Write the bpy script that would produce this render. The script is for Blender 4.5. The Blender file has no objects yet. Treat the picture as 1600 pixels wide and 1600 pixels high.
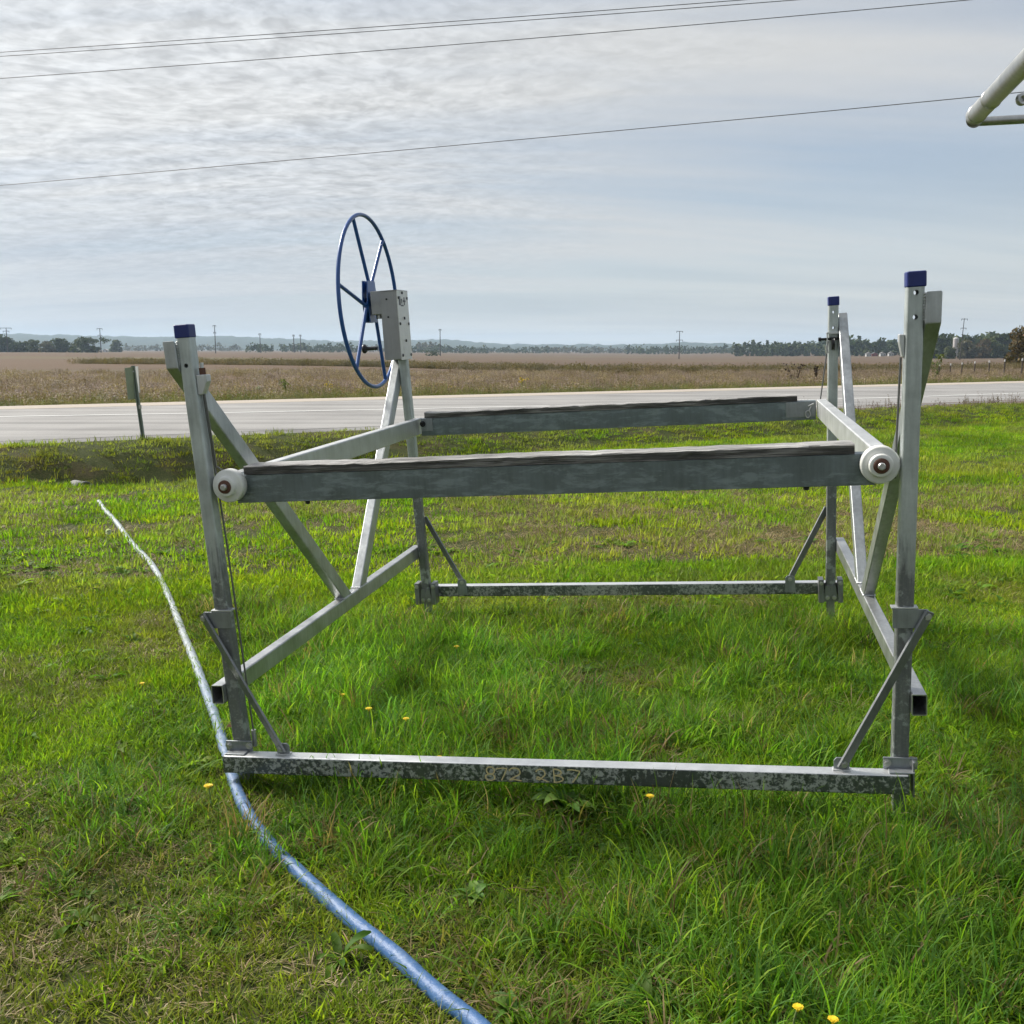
import bpy, bmesh, math, random
import numpy as np
from mathutils import Vector, Matrix, Euler, noise as mnoise

R = math.radians
rng = np.random.default_rng(7)
random.seed(7)
scene = bpy.context.scene
C = scene.collection

# ------------------------------------------------------------------ camera
cam_d = bpy.data.cameras.new('camera')
cam = bpy.data.objects.new('camera', cam_d)
C.objects.link(cam)
cam.location = (0, 0, 1.651)
cam.rotation_euler = (math.pi / 2 - 0.1569, 0, 0)
cam_d.sensor_fit = 'HORIZONTAL'
cam_d.sensor_width = 36.0
cam_d.lens = 36.0 * 1604 / 1600
cam_d.clip_start = 0.05
cam_d.clip_end = 30000
scene.camera = cam

# ------------------------------------------------------------------ world, sun
SUN_AZ = R(-58)      # left of straight ahead
SUN_EL = R(40)
sun_dir = Vector((math.sin(SUN_AZ) * math.cos(SUN_EL), math.cos(SUN_AZ) * math.cos(SUN_EL), math.sin(SUN_EL)))

world = bpy.data.worlds.new('World')
scene.world = world
world.use_nodes = True
world.cycles.sampling_method = 'MANUAL'
world.cycles.sample_map_resolution = 512
wt = world.node_tree
wt.nodes.clear()


def N(nt, typ, **kw):
    n = nt.nodes.new(typ)
    for k, v in kw.items():
        setattr(n, k, v)
    return n


def L(nt, a, b):
    nt.links.new(a, b)


def mth(nt, op, a, b=None, clamp=False, c=None):
    n = N(nt, 'ShaderNodeMath', operation=op, use_clamp=clamp)
    for i, v in enumerate((a, b, c)):
        if v is None:
            continue
        if isinstance(v, (int, float)):
            n.inputs[i].default_value = v
        else:
            L(nt, v, n.inputs[i])
    return n.outputs[0]


def mixc(nt, f, a, b, blend='MIX'):
    n = N(nt, 'ShaderNodeMix', data_type='RGBA', blend_type=blend)
    for sock, v in ((n.inputs[0], f), (n.inputs[6], a), (n.inputs[7], b)):
        if isinstance(v, (int, float)):
            sock.default_value = v
        elif isinstance(v, (tuple, list)):
            sock.default_value = (*v[:3], 1)
        else:
            L(nt, v, sock)
    return n.outputs[2]


def ramp(nt, f, stops, interp='LINEAR'):
    n = N(nt, 'ShaderNodeValToRGB')
    cr = n.color_ramp
    cr.interpolation = interp
    while len(cr.elements) < len(stops):
        cr.elements.new(0.5)
    for e, (p, c) in zip(cr.elements, stops):
        e.position = p
        e.color = (c, c, c, 1) if isinstance(c, (int, float)) else (*c[:3], 1)
    L(nt, f, n.inputs[0])
    return n.outputs[0]


def noise(nt, vec, scale, detail=4, rough=0.55, dist=0.0, out=0):
    n = N(nt, 'ShaderNodeTexNoise')
    if vec is not None:
        L(nt, vec, n.inputs['Vector'])
    n.inputs['Scale'].default_value = scale
    n.inputs['Detail'].default_value = detail
    n.inputs['Roughness'].default_value = rough
    n.inputs['Distortion'].default_value = dist
    return n.outputs[out]


def mapping(nt, vec, loc=(0, 0, 0), rot=(0, 0, 0), sc=(1, 1, 1)):
    n = N(nt, 'ShaderNodeMapping')
    L(nt, vec, n.inputs[0])
    n.inputs[1].default_value = loc
    n.inputs[2].default_value = rot
    n.inputs[3].default_value = sc
    return n.outputs[0]


# sky: clear Nishita sky seen through a sheet of altocumulus / cirrostratus that thins out to the east
tc = N(wt, 'ShaderNodeTexCoord')
sep = N(wt, 'ShaderNodeSeparateXYZ')
L(wt, tc.outputs['Generated'], sep.inputs[0])
zc = mth(wt, 'ADD', mth(wt, 'MAXIMUM', sep.outputs[2], 0.0), 0.16)
px = mth(wt, 'DIVIDE', sep.outputs[0], zc)
py = mth(wt, 'DIVIDE', sep.outputs[1], zc)
comb = N(wt, 'ShaderNodeCombineXYZ')
L(wt, px, comb.inputs[0]); L(wt, py, comb.inputs[1])
P = comb.outputs[0]
sky = N(wt, 'ShaderNodeTexSky', sky_type='NISHITA')
sky.sun_disc = False
sky.sun_elevation = SUN_EL
sky.sun_rotation = -SUN_AZ if False else SUN_AZ
sky.altitude = 250
sky.air_density = 1.0
sky.dust_density = 0.3
sky.ozone_density = 1.5
bg_sky = N(wt, 'ShaderNodeBackground')
L(wt, sky.outputs[0], bg_sky.inputs[0])
bg_sky.inputs[1].default_value = 0.042
# cover: mostly cloud in the west, thinner to the east; rippled texture inside it
warp = noise(wt, P, 0.9, 2, 0.5, 0, 1)
Pw = N(wt, 'ShaderNodeVectorMath', operation='MULTIPLY_ADD')
L(wt, warp, Pw.inputs[0]); Pw.inputs[1].default_value = (0.35, 0.35, 0); L(wt, P, Pw.inputs[2])
Pw = Pw.outputs[0]
rip_n = noise(wt, mapping(wt, Pw, rot=(0, 0, R(35)), sc=(10.0, 16.0, 1)), 1.0, 2.5, 0.58, 0.35)
rip_f = noise(wt, mapping(wt, Pw, rot=(0, 0, R(-20)), sc=(25.0, 34.0, 1)), 1.0, 2.0, 0.6, 0.5)
rip = mth(wt, 'ADD', mth(wt, 'MULTIPLY', rip_n, 0.58), mth(wt, 'MULTIPLY', rip_f, 0.42))
rip = ramp(wt, rip, [(0.37, 0.0), (0.63, 1.0)])
band = noise(wt, mapping(wt, P, loc=(1.3, 0.4, 0), rot=(0, 0, R(-6)), sc=(0.22, 1.15, 1)), 1.0, 4, 0.60, 0.5)
# where the ripples live: the western part of the sheet, broken up by the broad bands
west = mth(wt, 'MULTIPLY_ADD', px, -0.60, c=0.50)
west = mth(wt, 'MULTIPLY_ADD', mth(wt, 'SUBTRACT', band, 0.5), 1.0, c=west)
ripmask = mth(wt, 'MULTIPLY', ramp(wt, west, [(0.30, 0.06), (0.85, 1.0)]), ramp(wt, sep.outputs[2], [(0.04, 0.12), (0.15, 1.0)]))
cover = mth(wt, 'ADD', mth(wt, 'MULTIPLY', band, 1.25), mth(wt, 'MULTIPLY', west, 0.32))
cover = mth(wt, 'MAXIMUM', ramp(wt, cover, [(0.42, 0.62), (0.95, 0.98)]), ramp(wt, sep.outputs[2], [(0.0, 0.95), (0.16, 0.62)]))
thin = ramp(wt, band, [(0.36, 0.0), (0.64, 1.0)])
lum = mth(wt, 'MULTIPLY_ADD', mth(wt, 'MULTIPLY', mth(wt, 'SUBTRACT', rip, 0.45), ripmask), 0.094, c=0.190)
lum = mth(wt, 'MULTIPLY_ADD', mth(wt, 'SUBTRACT', thin, 0.5), 0.048, c=lum)
sd_ = N(wt, 'ShaderNodeVectorMath', operation='DOT_PRODUCT')
L(wt, tc.outputs['Generated'], sd_.inputs[0]); sd_.inputs[1].default_value = tuple(sun_dir)
lum = mth(wt, 'MULTIPLY_ADD', mth(wt, 'POWER', mth(wt, 'MAXIMUM', sd_.outputs['Value'], 0.0), 4.0), 0.13, c=lum)
ccol = mixc(wt, thin, (0.87, 0.955, 1.06), (0.985, 1.0, 1.0))
ccol_n = N(wt, 'ShaderNodeVectorMath', operation='SCALE')
L(wt, ccol, ccol_n.inputs[0]); L(wt, lum, ccol_n.inputs['Scale'])
bg_cl = N(wt, 'ShaderNodeBackground')
L(wt, ccol_n.outputs[0], bg_cl.inputs[0])
bg_cl.inputs[1].default_value = 1.0
mx = N(wt, 'ShaderNodeMixShader')
L(wt, cover, mx.inputs[0]); L(wt, bg_sky.outputs[0], mx.inputs[1]); L(wt, bg_cl.outputs[0], mx.inputs[2])
wo = N(wt, 'ShaderNodeOutputWorld')
L(wt, mx.outputs[0], wo.inputs[0])

sun_d = bpy.data.lights.new('sun', 'SUN')
sun_d.energy = 2.2
sun_d.angle = R(16)
sun_d.color = (1.0, 0.95, 0.87)
sun = bpy.data.objects.new('sun', sun_d)
C.objects.link(sun)
sun.rotation_euler = (-sun_dir).to_track_quat('-Z', 'Y').to_euler()

scene.view_settings.view_transform = 'Standard'
scene.view_settings.look = 'None'
scene.view_settings.gamma = 1
scene.view_settings.use_curve_mapping = False
scene.view_settings.exposure = 1.65
scene.render.engine = 'CYCLES'
scene.cycles.max_bounces = 5
scene.cycles.diffuse_bounces = 2
scene.cycles.glossy_bounces = 3
scene.cycles.transmission_bounces = 3
scene.cycles.volume_bounces = 1
scene.cycles.use_denoising = True
scene.cycles.use_adaptive_sampling = True
scene.cycles.adaptive_threshold = 0.025


# ------------------------------------------------------------------ helpers: objects and meshes
def tag(o, label=None, cat=None, group=None, kind=None):
    if label: o['label'] = label
    if cat: o['category'] = cat
    if group: o['group'] = group
    if kind: o['kind'] = kind
    return o


def empty(name, loc=(0, 0, 0), rz=0, rot=None):
    o = bpy.data.objects.new(name, None)
    o.empty_display_size = 0.2
    C.objects.link(o)
    o.location = loc
    o.rotation_euler = rot if rot else (0, 0, rz)
    return o


def link_mesh(name, me, mat, parent=None, smooth=False, loc=None):
    o = bpy.data.objects.new(name, me)
    C.objects.link(o)
    if mat:
        me.materials.append(mat)
    if smooth:
        me.polygons.foreach_set('use_smooth', [True] * len(me.polygons))
    if parent:
        o.parent = parent
    if loc is not None:
        o.location = loc
    return o


class MB:
    """collects shapes; build() links them as one mesh object"""

    def __init__(s):
        s.v = []; s.f = []; s.sm = []

    def add(s, vs, fs, smooth=False):
        b = len(s.v)
        s.v.extend([tuple(p) for p in vs])
        s.f.extend([tuple(i + b for i in f) for f in fs])
        s.sm.extend([smooth] * len(fs))
        return s

    def box(s, c, d, rot=None):
        hx, hy, hz = d[0] / 2, d[1] / 2, d[2] / 2
        vs = [Vector((x, y, z)) for x in (-hx, hx) for y in (-hy, hy) for z in (-hz, hz)]
        if rot is not None:
            vs = [rot @ p for p in vs]
        vs = [p + Vector(c) for p in vs]
        return s.add(vs, [(0, 1, 3, 2), (4, 6, 7, 5), (0, 4, 5, 1), (2, 3, 7, 6), (0, 2, 6, 4), (1, 5, 7, 3)])

    def span(s, a, b):
        c = [(a[i] + b[i]) / 2 for i in range(3)]
        return s.box(c, [abs(b[i] - a[i]) for i in range(3)])

    def frame(s, p0, p1, upv=(0, 0, 1)):
        p0, p1 = Vector(p0), Vector(p1)
        t = (p1 - p0).normalized()
        u = Vector(upv)
        if abs(t.dot(u)) > 0.98:
            u = Vector((0, 1, 0))
        x = t.cross(u).normalized()
        return p0, p1, t, x, x.cross(t).normalized()

    def profile(s, p0, p1, outer, inner=None, upv=(0, 0, 1), smooth=False):
        """extrude a 2D profile from p0 to p1; with inner profile the tube is hollow and open"""
        p0, p1, t, x, u = s.frame(p0, p1, upv)
        n = len(outer)
        ring = lambda p, pr: [p + x * a + u * b for a, b in pr]
        vs = ring(p0, outer) + ring(p1, outer)
        fs = [(i, (i + 1) % n, n + (i + 1) % n, n + i) for i in range(n)]
        if inner is None:
            fs += [tuple(range(n - 1, -1, -1)), tuple(range(n, 2 * n))]
        else:
            vs += ring(p0, inner) + ring(p1, inner)
            m = 2 * n
            fs += [(m + (i + 1) % n, m + i, m + n + i, m + n + (i + 1) % n) for i in range(n)]
            fs += [((i + 1) % n, i, m + i, m + (i + 1) % n) for i in range(n)]
            fs += [(n + i, n + (i + 1) % n, m + n + (i + 1) % n, m + n + i) for i in range(n)]
        return s.add(vs, fs, smooth)

    def rtube(s, p0, p1, w, h, t=0.0035, r=0.007, upv=(0, 0, 1)):
        return s.profile(p0, p1, rrect(w, h, r), rrect(w - 2 * t, h - 2 * t, max(r - t, 0.001)), upv)

    def bar(s, p0, p1, w, h, r=0.003, upv=(0, 0, 1)):
        return s.profile(p0, p1, rrect(w, h, r), None, upv)

    def cyl(s, p0, p1, r, n=16, smooth=True, r1=None):
        p0, p1, t, x, u = s.frame(p0, p1)
        r1 = r if r1 is None else r1
        vs = []
        for p, rr in ((p0, r), (p1, r1)):
            vs += [p + (x * math.cos(2 * math.pi * i / n) + u * math.sin(2 * math.pi * i / n)) * rr for i in range(n)]
        s.add(vs, [(i, (i + 1) % n, n + (i + 1) % n, n + i) for i in range(n)], smooth)
        return s.add(vs, [tuple(range(n - 1, -1, -1)), tuple(range(n, 2 * n))], False)

    def lathe(s, p0, axis, prof, n=28):
        """prof: (distance along axis, radius)"""
        p0 = Vector(p0); t = Vector(axis).normalized()
        u = Vector((0, 0, 1)) if abs(t.z) < 0.9 else Vector((1, 0, 0))
        x = t.cross(u).normalized(); u = x.cross(t)
        vs = []
        for d, r in prof:
            vs += [p0 + t * d + (x * math.cos(2 * math.pi * i / n) + u * math.sin(2 * math.pi * i / n)) * r for i in range(n)]
        fs = []
        for k in range(len(prof) - 1):
            fs += [(k * n + i, k * n + (i + 1) % n, (k + 1) * n + (i + 1) % n, (k + 1) * n + i) for i in range(n)]
        s.add(vs, fs, True)
        m = (len(prof) - 1) * n
        return s.add(vs, [tuple(range(n - 1, -1, -1)), tuple(range(m, m + n))], False)

    def sweep(s, pts, radii, n=10, closed=False):
        pts = [Vector(p) for p in pts]
        if isinstance(radii, (int, float)):
            radii = [radii] * len(pts)
        k = len(pts)
        vs = []
        prevx = None
        for i, p in enumerate(pts):
            a = pts[(i - 1) % k] if (closed or i > 0) else p
            b = pts[(i + 1) % k] if (closed or i < k - 1) else p
            t = (b - a).normalized()
            if prevx is None:
                u = Vector((0, 0, 1)) if abs(t.z) < 0.9 else Vector((1, 0, 0))
                x = t.cross(u).normalized()
            else:
                x = (prevx - t * prevx.dot(t)).normalized()
            prevx = x
            y = t.cross(x)
            vs += [p + (x * math.cos(2 * math.pi * j / n) + y * math.sin(2 * math.pi * j / n)) * radii[i] for j in range(n)]
        fs = []
        for i in range(k if closed else k - 1):
            i2 = (i + 1) % k
            fs += [(i * n + j, i * n + (j + 1) % n, i2 * n + (j + 1) % n, i2 * n + j) for j in range(n)]
        s.add(vs, fs, True)
        if not closed:
            m = (k - 1) * n
            s.add(vs, [tuple(range(n - 1, -1, -1)), tuple(range(m, m + n))], False)
        return s

    def prism(s, poly, axis, a, b):
        """polygon in the plane across `axis` ('x': (y,z), 'y': (x,z), 'z': (x,y)) from a to b"""
        def pt(q, c):
            return {'x': (c, q[0], q[1]), 'y': (q[0], c, q[1]), 'z': (q[0], q[1], c)}[axis]
        n = len(poly)
        vs = [pt(q, a) for q in poly] + [pt(q, b) for q in poly]
        return s.add(vs, [(i, (i + 1) % n, n + (i + 1) % n, n + i) for i in range(n)] +
                     [tuple(range(n - 1, -1, -1)), tuple(range(n, 2 * n))])

    def build(s, name, mat, parent=None, bevel=0, seg=2, recalc=True):
        me = bpy.data.meshes.new(name)
        me.from_pydata(s.v, [], s.f)
        me.polygons.foreach_set('use_smooth', s.sm)
        if recalc:
            bm = bmesh.new(); bm.from_mesh(me)
            bmesh.ops.recalc_face_normals(bm, faces=bm.faces)
            bm.to_mesh(me); bm.free()
        o = link_mesh(name, me, mat, parent)
        if bevel:
            md = o.modifiers.new('bevel', 'BEVEL')
            md.width = bevel; md.segments = seg; md.limit_method = 'ANGLE'; md.angle_limit = R(35)
        return o


def rrect(w, h, r, k=3):
    pts = []
    for cx, cy, a0 in ((w / 2 - r, h / 2 - r, 0), (-w / 2 + r, h / 2 - r, 90), (-w / 2 + r, -h / 2 + r, 180), (w / 2 - r, -h / 2 + r, 270)):
        for i in range(k + 1):
            a = R(a0 + 90 * i / k)
            pts.append((cx + r * math.cos(a), cy + r * math.sin(a)))
    return pts


# ------------------------------------------------------------------ materials
def newmat(name):
    m = bpy.data.materials.new(name)
    m.use_nodes = True
    nt = m.node_tree
    b = nt.nodes['Principled BSDF']
    return m, nt, b


def setp(b, **kw):
    for k, v in kw.items():
        b.inputs[k.replace('_', ' ')].default_value = (*v, 1) if isinstance(v, tuple) else v


def bump(nt, b, h, strength=0.3, dist=0.01):
    n = N(nt, 'ShaderNodeBump')
    n.inputs['Strength'].default_value = strength
    n.inputs['Distance'].default_value = dist
    L(nt, h, n.inputs['Height'])
    L(nt, n.outputs[0], b.inputs['Normal'])


def objco(nt):
    return N(nt, 'ShaderNodeTexCoord').outputs['Object']


def metal(name, base, dark=None, waterline=None, flakes=None, fsc=(60, 60, 60), fthr=(0.535, 0.56), famt=1.0, metallic=0.75, rough=0.42, stain=0.25):
    """weathered aluminium: mottled oxide, runs, lake grime below a water line, flaking scale"""
    m, nt, b = newmat(name)
    co = objco(nt)
    n1 = noise(nt, co, 9, 6, 0.65)
    n2 = noise(nt, mapping(nt, co, sc=(60, 60, 5)), 1, 4, 0.6)
    nf = noise(nt, co, 160, 3, 0.7)
    mott = mth(nt, 'ADD', mth(nt, 'MULTIPLY', n1, 0.6), mth(nt, 'MULTIPLY', n2, 0.4))
    lo = tuple(c * (1 - stain) for c in base)
    hi = tuple(min(1, c * (1 + stain * 0.45)) for c in base)
    col = mixc(nt, ramp(nt, mott, [(0.33, 0.0), (0.66, 1.0)]), lo, hi)
    col = mixc(nt, mth(nt, 'MULTIPLY', nf, 0.18), col, (0.25, 0.26, 0.26))
    met = None
    if waterline is not None:
        sp = N(nt, 'ShaderNodeSeparateXYZ'); L(nt, co, sp.inputs[0])
        d = mth(nt, 'SUBTRACT', waterline, sp.outputs[2])
        d = mth(nt, 'MULTIPLY_ADD', mth(nt, 'SUBTRACT', n2, 0.5), 0.55, c=d)
        d = mth(nt, 'MULTIPLY_ADD', mth(nt, 'SUBTRACT', n1, 0.5), 0.45, c=d)
        g = ramp(nt, d, [(0.0, 0.0), (0.16, 0.92)])
        # bare lumps left where grime has come off
        pn = noise(nt, mapping(nt, co, loc=(4, 1, 2)), 14, 5, 0.62)
        g = mth(nt, 'MULTIPLY', g, ramp(nt, pn, [(0.54, 1.0), (0.60, 0.35)]))
        spk = ramp(nt, noise(nt, mapping(nt, co, loc=(7, 7, 1)), 95, 5, 0.75), [(0.52, 0.0), (0.66, 0.55)])
        dk_ = mixc(nt, spk, dark, (0.36, 0.36, 0.33))
        dk_ = mixc(nt, ramp(nt, n2, [(0.40, 0.0), (0.62, 0.6)]), dk_, tuple(c_ * 0.5 for c_ in dark))
        col = mixc(nt, g, col, dk_)
        met = mth(nt, 'MULTIPLY_ADD', g, -0.30, c=metallic)
    if flakes is not None:
        fn = noise(nt, mapping(nt, co, sc=fsc), 1, 8, 0.74, 0.3)
        big_ = noise(nt, mapping(nt, co, loc=(2, 5, 1)), 3.2, 2, 0.5)
        f = mth(nt, 'ADD', fn, mth(nt, 'MULTIPLY', mth(nt, 'SUBTRACT', big_, 0.5), 0.34))
        f = ramp(nt, f, [(fthr[0], 0.0), (fthr[1], famt)])
        col = mixc(nt, f, col, flakes)
        met = mth(nt, 'MULTIPLY_ADD', f, -0.6, c=metallic)
    L(nt, col, b.inputs['Base Color'])
    if met is not None:
        L(nt, met, b.inputs['Metallic'])
    else:
        b.inputs['Metallic'].default_value = metallic
    rg = mth(nt, 'MULTIPLY_ADD', n1, 0.28, c=rough - 0.12)
    L(nt, rg, b.inputs['Roughness'])
    bump(nt, b, mth(nt, 'ADD', mth(nt, 'MULTIPLY', nf, 0.5), n1), 0.14, 0.004)
    return m


M = {}
M['post'] = metal('post_aluminium', (0.50, 0.54, 0.525), dark=(0.14, 0.147, 0.147), waterline=0.98, metallic=0.62, rough=0.46, stain=0.36)
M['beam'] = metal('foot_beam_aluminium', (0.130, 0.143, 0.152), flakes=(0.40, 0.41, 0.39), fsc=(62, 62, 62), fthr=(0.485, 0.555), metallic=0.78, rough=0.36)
M['rail'] = metal('rail_aluminium', (0.52, 0.53, 0.53), metallic=0.85, rough=0.36, stain=0.35)
M['brace'] = metal('brace_aluminium', (0.46, 0.48, 0.48), metallic=0.80, rough=0.38, stain=0.35)
M['channel'] = metal('channel_galvanised', (0.175, 0.212, 0.228), flakes=(0.27, 0.32, 0.33), fsc=(9, 34, 34), fthr=(0.50, 0.60), famt=0.6, metallic=0.75, rough=0.38, stain=0.28)
M['bar'] = metal('carriage_aluminium', (0.60, 0.61, 0.61), metallic=0.68, rough=0.45, stain=0.22)
M['bare'] = metal('lit_top_aluminium', (0.72, 0.73, 0.73), metallic=0.80, rough=0.40, stain=0.12)  # paler metal for the beam tops, sky light painted into its colour
M['plate'] = metal('bracket_steel', (0.30, 0.32, 0.335), metallic=0.7, rough=0.42, stain=0.35)
M['darkbar'] = metal('flat_bar_steel', (0.23, 0.24, 0.245), metallic=0.65, rough=0.45, stain=0.35)
M['bolt'] = metal('bolt_zinc', (0.55, 0.55, 0.54), metallic=0.8, rough=0.35)
M['housing'] = metal('winch_steel', (0.36, 0.36, 0.355), metallic=0.78, rough=0.38, stain=0.15)
M['housing_side'] = metal('winch_steel_cover', (0.68, 0.67, 0.63), metallic=0.6, rough=0.40, stain=0.15)
M['canopy'] = metal('canopy_aluminium', (0.50, 0.50, 0.48), metallic=0.85, rough=0.34, stain=0.3)
M['foot'] = metal('inner_leg_aluminium', (0.30, 0.31, 0.31), metallic=0.65, rough=0.45, stain=0.4)


def simple(name, col, rough=0.5, metallic=0.0, var=0.25, scale=30, bmp=0.15, spec=0.5, coat=0.0):
    m, nt, b = newmat(name)
    co = objco(nt)
    n1 = noise(nt, co, scale, 5, 0.65)
    lo = tuple(c * (1 - var) for c in col); hi = tuple(min(1, c * (1 + var)) for c in col)
    L(nt, mixc(nt, n1, lo, hi), b.inputs['Base Color'])
    L(nt, mth(nt, 'MULTIPLY_ADD', n1, 0.2, c=rough - 0.1), b.inputs['Roughness'])
    setp(b, Metallic=metallic)
    b.inputs['Specular IOR Level'].default_value = spec
    b.inputs['Coat Weight'].default_value = coat
    if bmp:
        bump(nt, b, n1, bmp, 0.005)
    return m


M['cap'] = simple('navy_plastic_cap', (0.006, 0.018, 0.14), 0.42)
M['wheel'] = simple('blue_wheel_paint', (0.008, 0.065, 0.25), 0.38, coat=0.3, scale=18)
M['black'] = simple('black_plastic', (0.015, 0.015, 0.016), 0.35)
M['white_roller'] = simple('white_nylon', (0.66, 0.66, 0.62), 0.45, scale=22, var=0.16)
M['rust'] = simple('rusty_steel', (0.10, 0.045, 0.028), 0.75, scale=90, var=0.5)
M['hole'] = simple('screw_black_oxide', (0.02, 0.02, 0.021), 0.4, metallic=0.5)
M['cable'] = simple('wire_rope', (0.17, 0.17, 0.165), 0.45, metallic=0.7, scale=200)
M['sticker'] = simple('white_sticker', (0.62, 0.62, 0.60), 0.5)
M['paintmark'] = simple('tan_paint_marker', (0.60, 0.49, 0.26), 0.7, scale=90, var=0.5, spec=0.2)
M['wire'] = simple('power_line', (0.10, 0.105, 0.11), 0.6, bmp=0)
M['pole'] = simple('weathered_pole_wood', (0.055, 0.047, 0.042), 0.85, scale=3, bmp=0)
M['signback'] = simple('sign_back_green_grey', (0.26, 0.295, 0.20), 0.45, metallic=0.3, scale=6)
M['signback2'] = simple('sign_back_grey', (0.42, 0.43, 0.41), 0.45, metallic=0.3, scale=6)
M['signpost'] = simple('galvanised_sign_post', (0.20, 0.24, 0.21), 0.5, metallic=0.5)
M['concrete'] = simple('pale_concrete', (0.40, 0.385, 0.36), 0.85, scale=1.2, bmp=0)
M['silo'] = simple('silo_concrete', (0.42, 0.40, 0.39), 0.85, scale=0.4, bmp=0)
M['whitewall'] = simple('white_siding', (0.45, 0.45, 0.44), 0.8, scale=0.6, bmp=0, var=0.1)
M['roofgrey'] = simple('grey_roof', (0.16, 0.155, 0.15), 0.85, scale=0.6, bmp=0)
M['roofred'] = simple('red_barn', (0.22, 0.045, 0.035), 0.85, scale=0.6, bmp=0)
M['glassdark'] = simple('dark_window', (0.02, 0.022, 0.025), 0.15, bmp=0)
M['fpost'] = simple('fence_post_wood', (0.09, 0.07, 0.055), 0.85, bmp=0)
M['ftop'] = simple('fence_post_white_top', (0.6, 0.6, 0.58), 0.7, bmp=0)
M['bark'] = simple('bark', (0.075, 0.06, 0.048), 0.9, scale=6)
M['pvc'] = simple('culvert_steel', (0.16, 0.16, 0.15), 0.85)


def wood_mat(name, c0, c1, c2):
    m, nt, b = newmat(name)
    co = objco(nt)
    g = noise(nt, mapping(nt, co, sc=(2.2, 55, 75)), 1, 6, 0.7, 0.4)
    g2 = noise(nt, mapping(nt, co, sc=(7, 130, 190)), 1, 3, 0.6)
    kn = noise(nt, mapping(nt, co, sc=(3, 9, 12)), 1, 3, 0.5)
    f = mth(nt, 'ADD', mth(nt, 'MULTIPLY', g, 0.65), mth(nt, 'MULTIPLY', g2, 0.35))
    f = mth(nt, 'MULTIPLY_ADD', mth(nt, 'SUBTRACT', kn, 0.5), 0.35, c=f)
    col = ramp(nt, f, [(0.40, c0), (0.50, c1), (0.62, c2)])
    L(nt, col, b.inputs['Base Color'])
    setp(b, Roughness=0.55)
    b.inputs['Specular IOR Level'].default_value = 0.6
    bump(nt, b, f, 0.9, 0.006)
    return m


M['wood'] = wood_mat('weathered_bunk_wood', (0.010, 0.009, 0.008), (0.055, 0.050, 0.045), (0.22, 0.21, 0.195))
M['wood_top'] = wood_mat('pale_top_wood', (0.06, 0.055, 0.05), (0.26, 0.25, 0.235), (0.46, 0.45, 0.43))


def hose_mat():
    m, nt, b = newmat('blue_hose_plastic')
    co = objco(nt)
    sp = N(nt, 'ShaderNodeSeparateXYZ'); L(nt, co, sp.inputs[0])
    n1 = noise(nt, co, 14, 6, 0.7)
    n2 = noise(nt, mapping(nt, co, loc=(3, 3, 3)), 55, 4, 0.7)
    # far length painted paler to stand for sky reflected at a grazing angle
    far = N(nt, 'ShaderNodeMapRange'); L(nt, sp.outputs[1], far.inputs[0])
    far.inputs[1].default_value = 3.4; far.inputs[2].default_value = 6.2
    blue = mixc(nt, n1, (0.028, 0.088, 0.225), (0.052, 0.135, 0.30))
    pale = mixc(nt, n2, (0.16, 0.20, 0.23), (0.46, 0.49, 0.50))
    f = mth(nt, 'MULTIPLY_ADD', mth(nt, 'SUBTRACT', n1, 0.5), 0.9, True, c=far.outputs[0])
    col = mixc(nt, f, blue, pale)
    dust = ramp(nt, n2, [(0.60, 0.0), (0.72, 0.5)])
    col = mixc(nt, dust, col, (0.33, 0.34, 0.33))
    L(nt, col, b.inputs['Base Color'])
    L(nt, mth(nt, 'MULTIPLY_ADD', n2, 0.3, c=0.34), b.inputs['Roughness'])
    bump(nt, b, mth(nt, 'ADD', n1, mth(nt, 'MULTIPLY', n2, 0.4)), 0.6, 0.010)
    return m


M['hose'] = hose_mat()


def leaf_mat(name, cols, rough=0.5, trans=0.35, inst=False, spec=0.4, varia=0.35):
    """foliage: colour varies leaf by leaf (and clump by clump through the tint attribute)"""
    m, nt, b = newmat(name)
    geo = N(nt, 'ShaderNodeNewGeometry')
    r = geo.outputs['Random Per Island']
    if inst:
        at = N(nt, 'ShaderNodeAttribute', attribute_type='INSTANCER', attribute_name='tint')
        base = at.outputs['Color']
    else:
        base = ramp(nt, r, [(i / max(1, len(cols) - 1), c) for i, c in enumerate(cols)])
    wv = mth(nt, 'MULTIPLY_ADD', mth(nt, 'FRACT', mth(nt, 'MULTIPLY', r, 13.7)), 2 * varia, c=1 - varia)
    hs = N(nt, 'ShaderNodeHueSaturation')
    L(nt, base, hs.inputs['Color']); L(nt, wv, hs.inputs['Value'])
    hs.inputs['Hue'].default_value = 0.5
    L(nt, mth(nt, 'MULTIPLY_ADD', mth(nt, 'FRACT', mth(nt, 'MULTIPLY', r, 37.3)), -0.035, c=0.512), hs.inputs['Hue'])
    col = hs.outputs[0]
    L(nt, col, b.inputs['Base Color'])
    setp(b, Roughness=rough)
    b.inputs['Specular IOR Level'].default_value = spec
    if trans > 0:
        tr = N(nt, 'ShaderNodeBsdfTranslucent')
        tcol = mixc(nt, 1.0, col, (1.15, 1.3, 0.55), 'MULTIPLY')
        L(nt, tcol, tr.inputs[0])
        ms = N(nt, 'ShaderNodeMixShader'); ms.inputs[0].default_value = trans
        L(nt, b.outputs[0], ms.inputs[1]); L(nt, tr.outputs[0], ms.inputs[2])
        L(nt, ms.outputs[0], nt.nodes['Material Output'].inputs[0])
    return m


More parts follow.
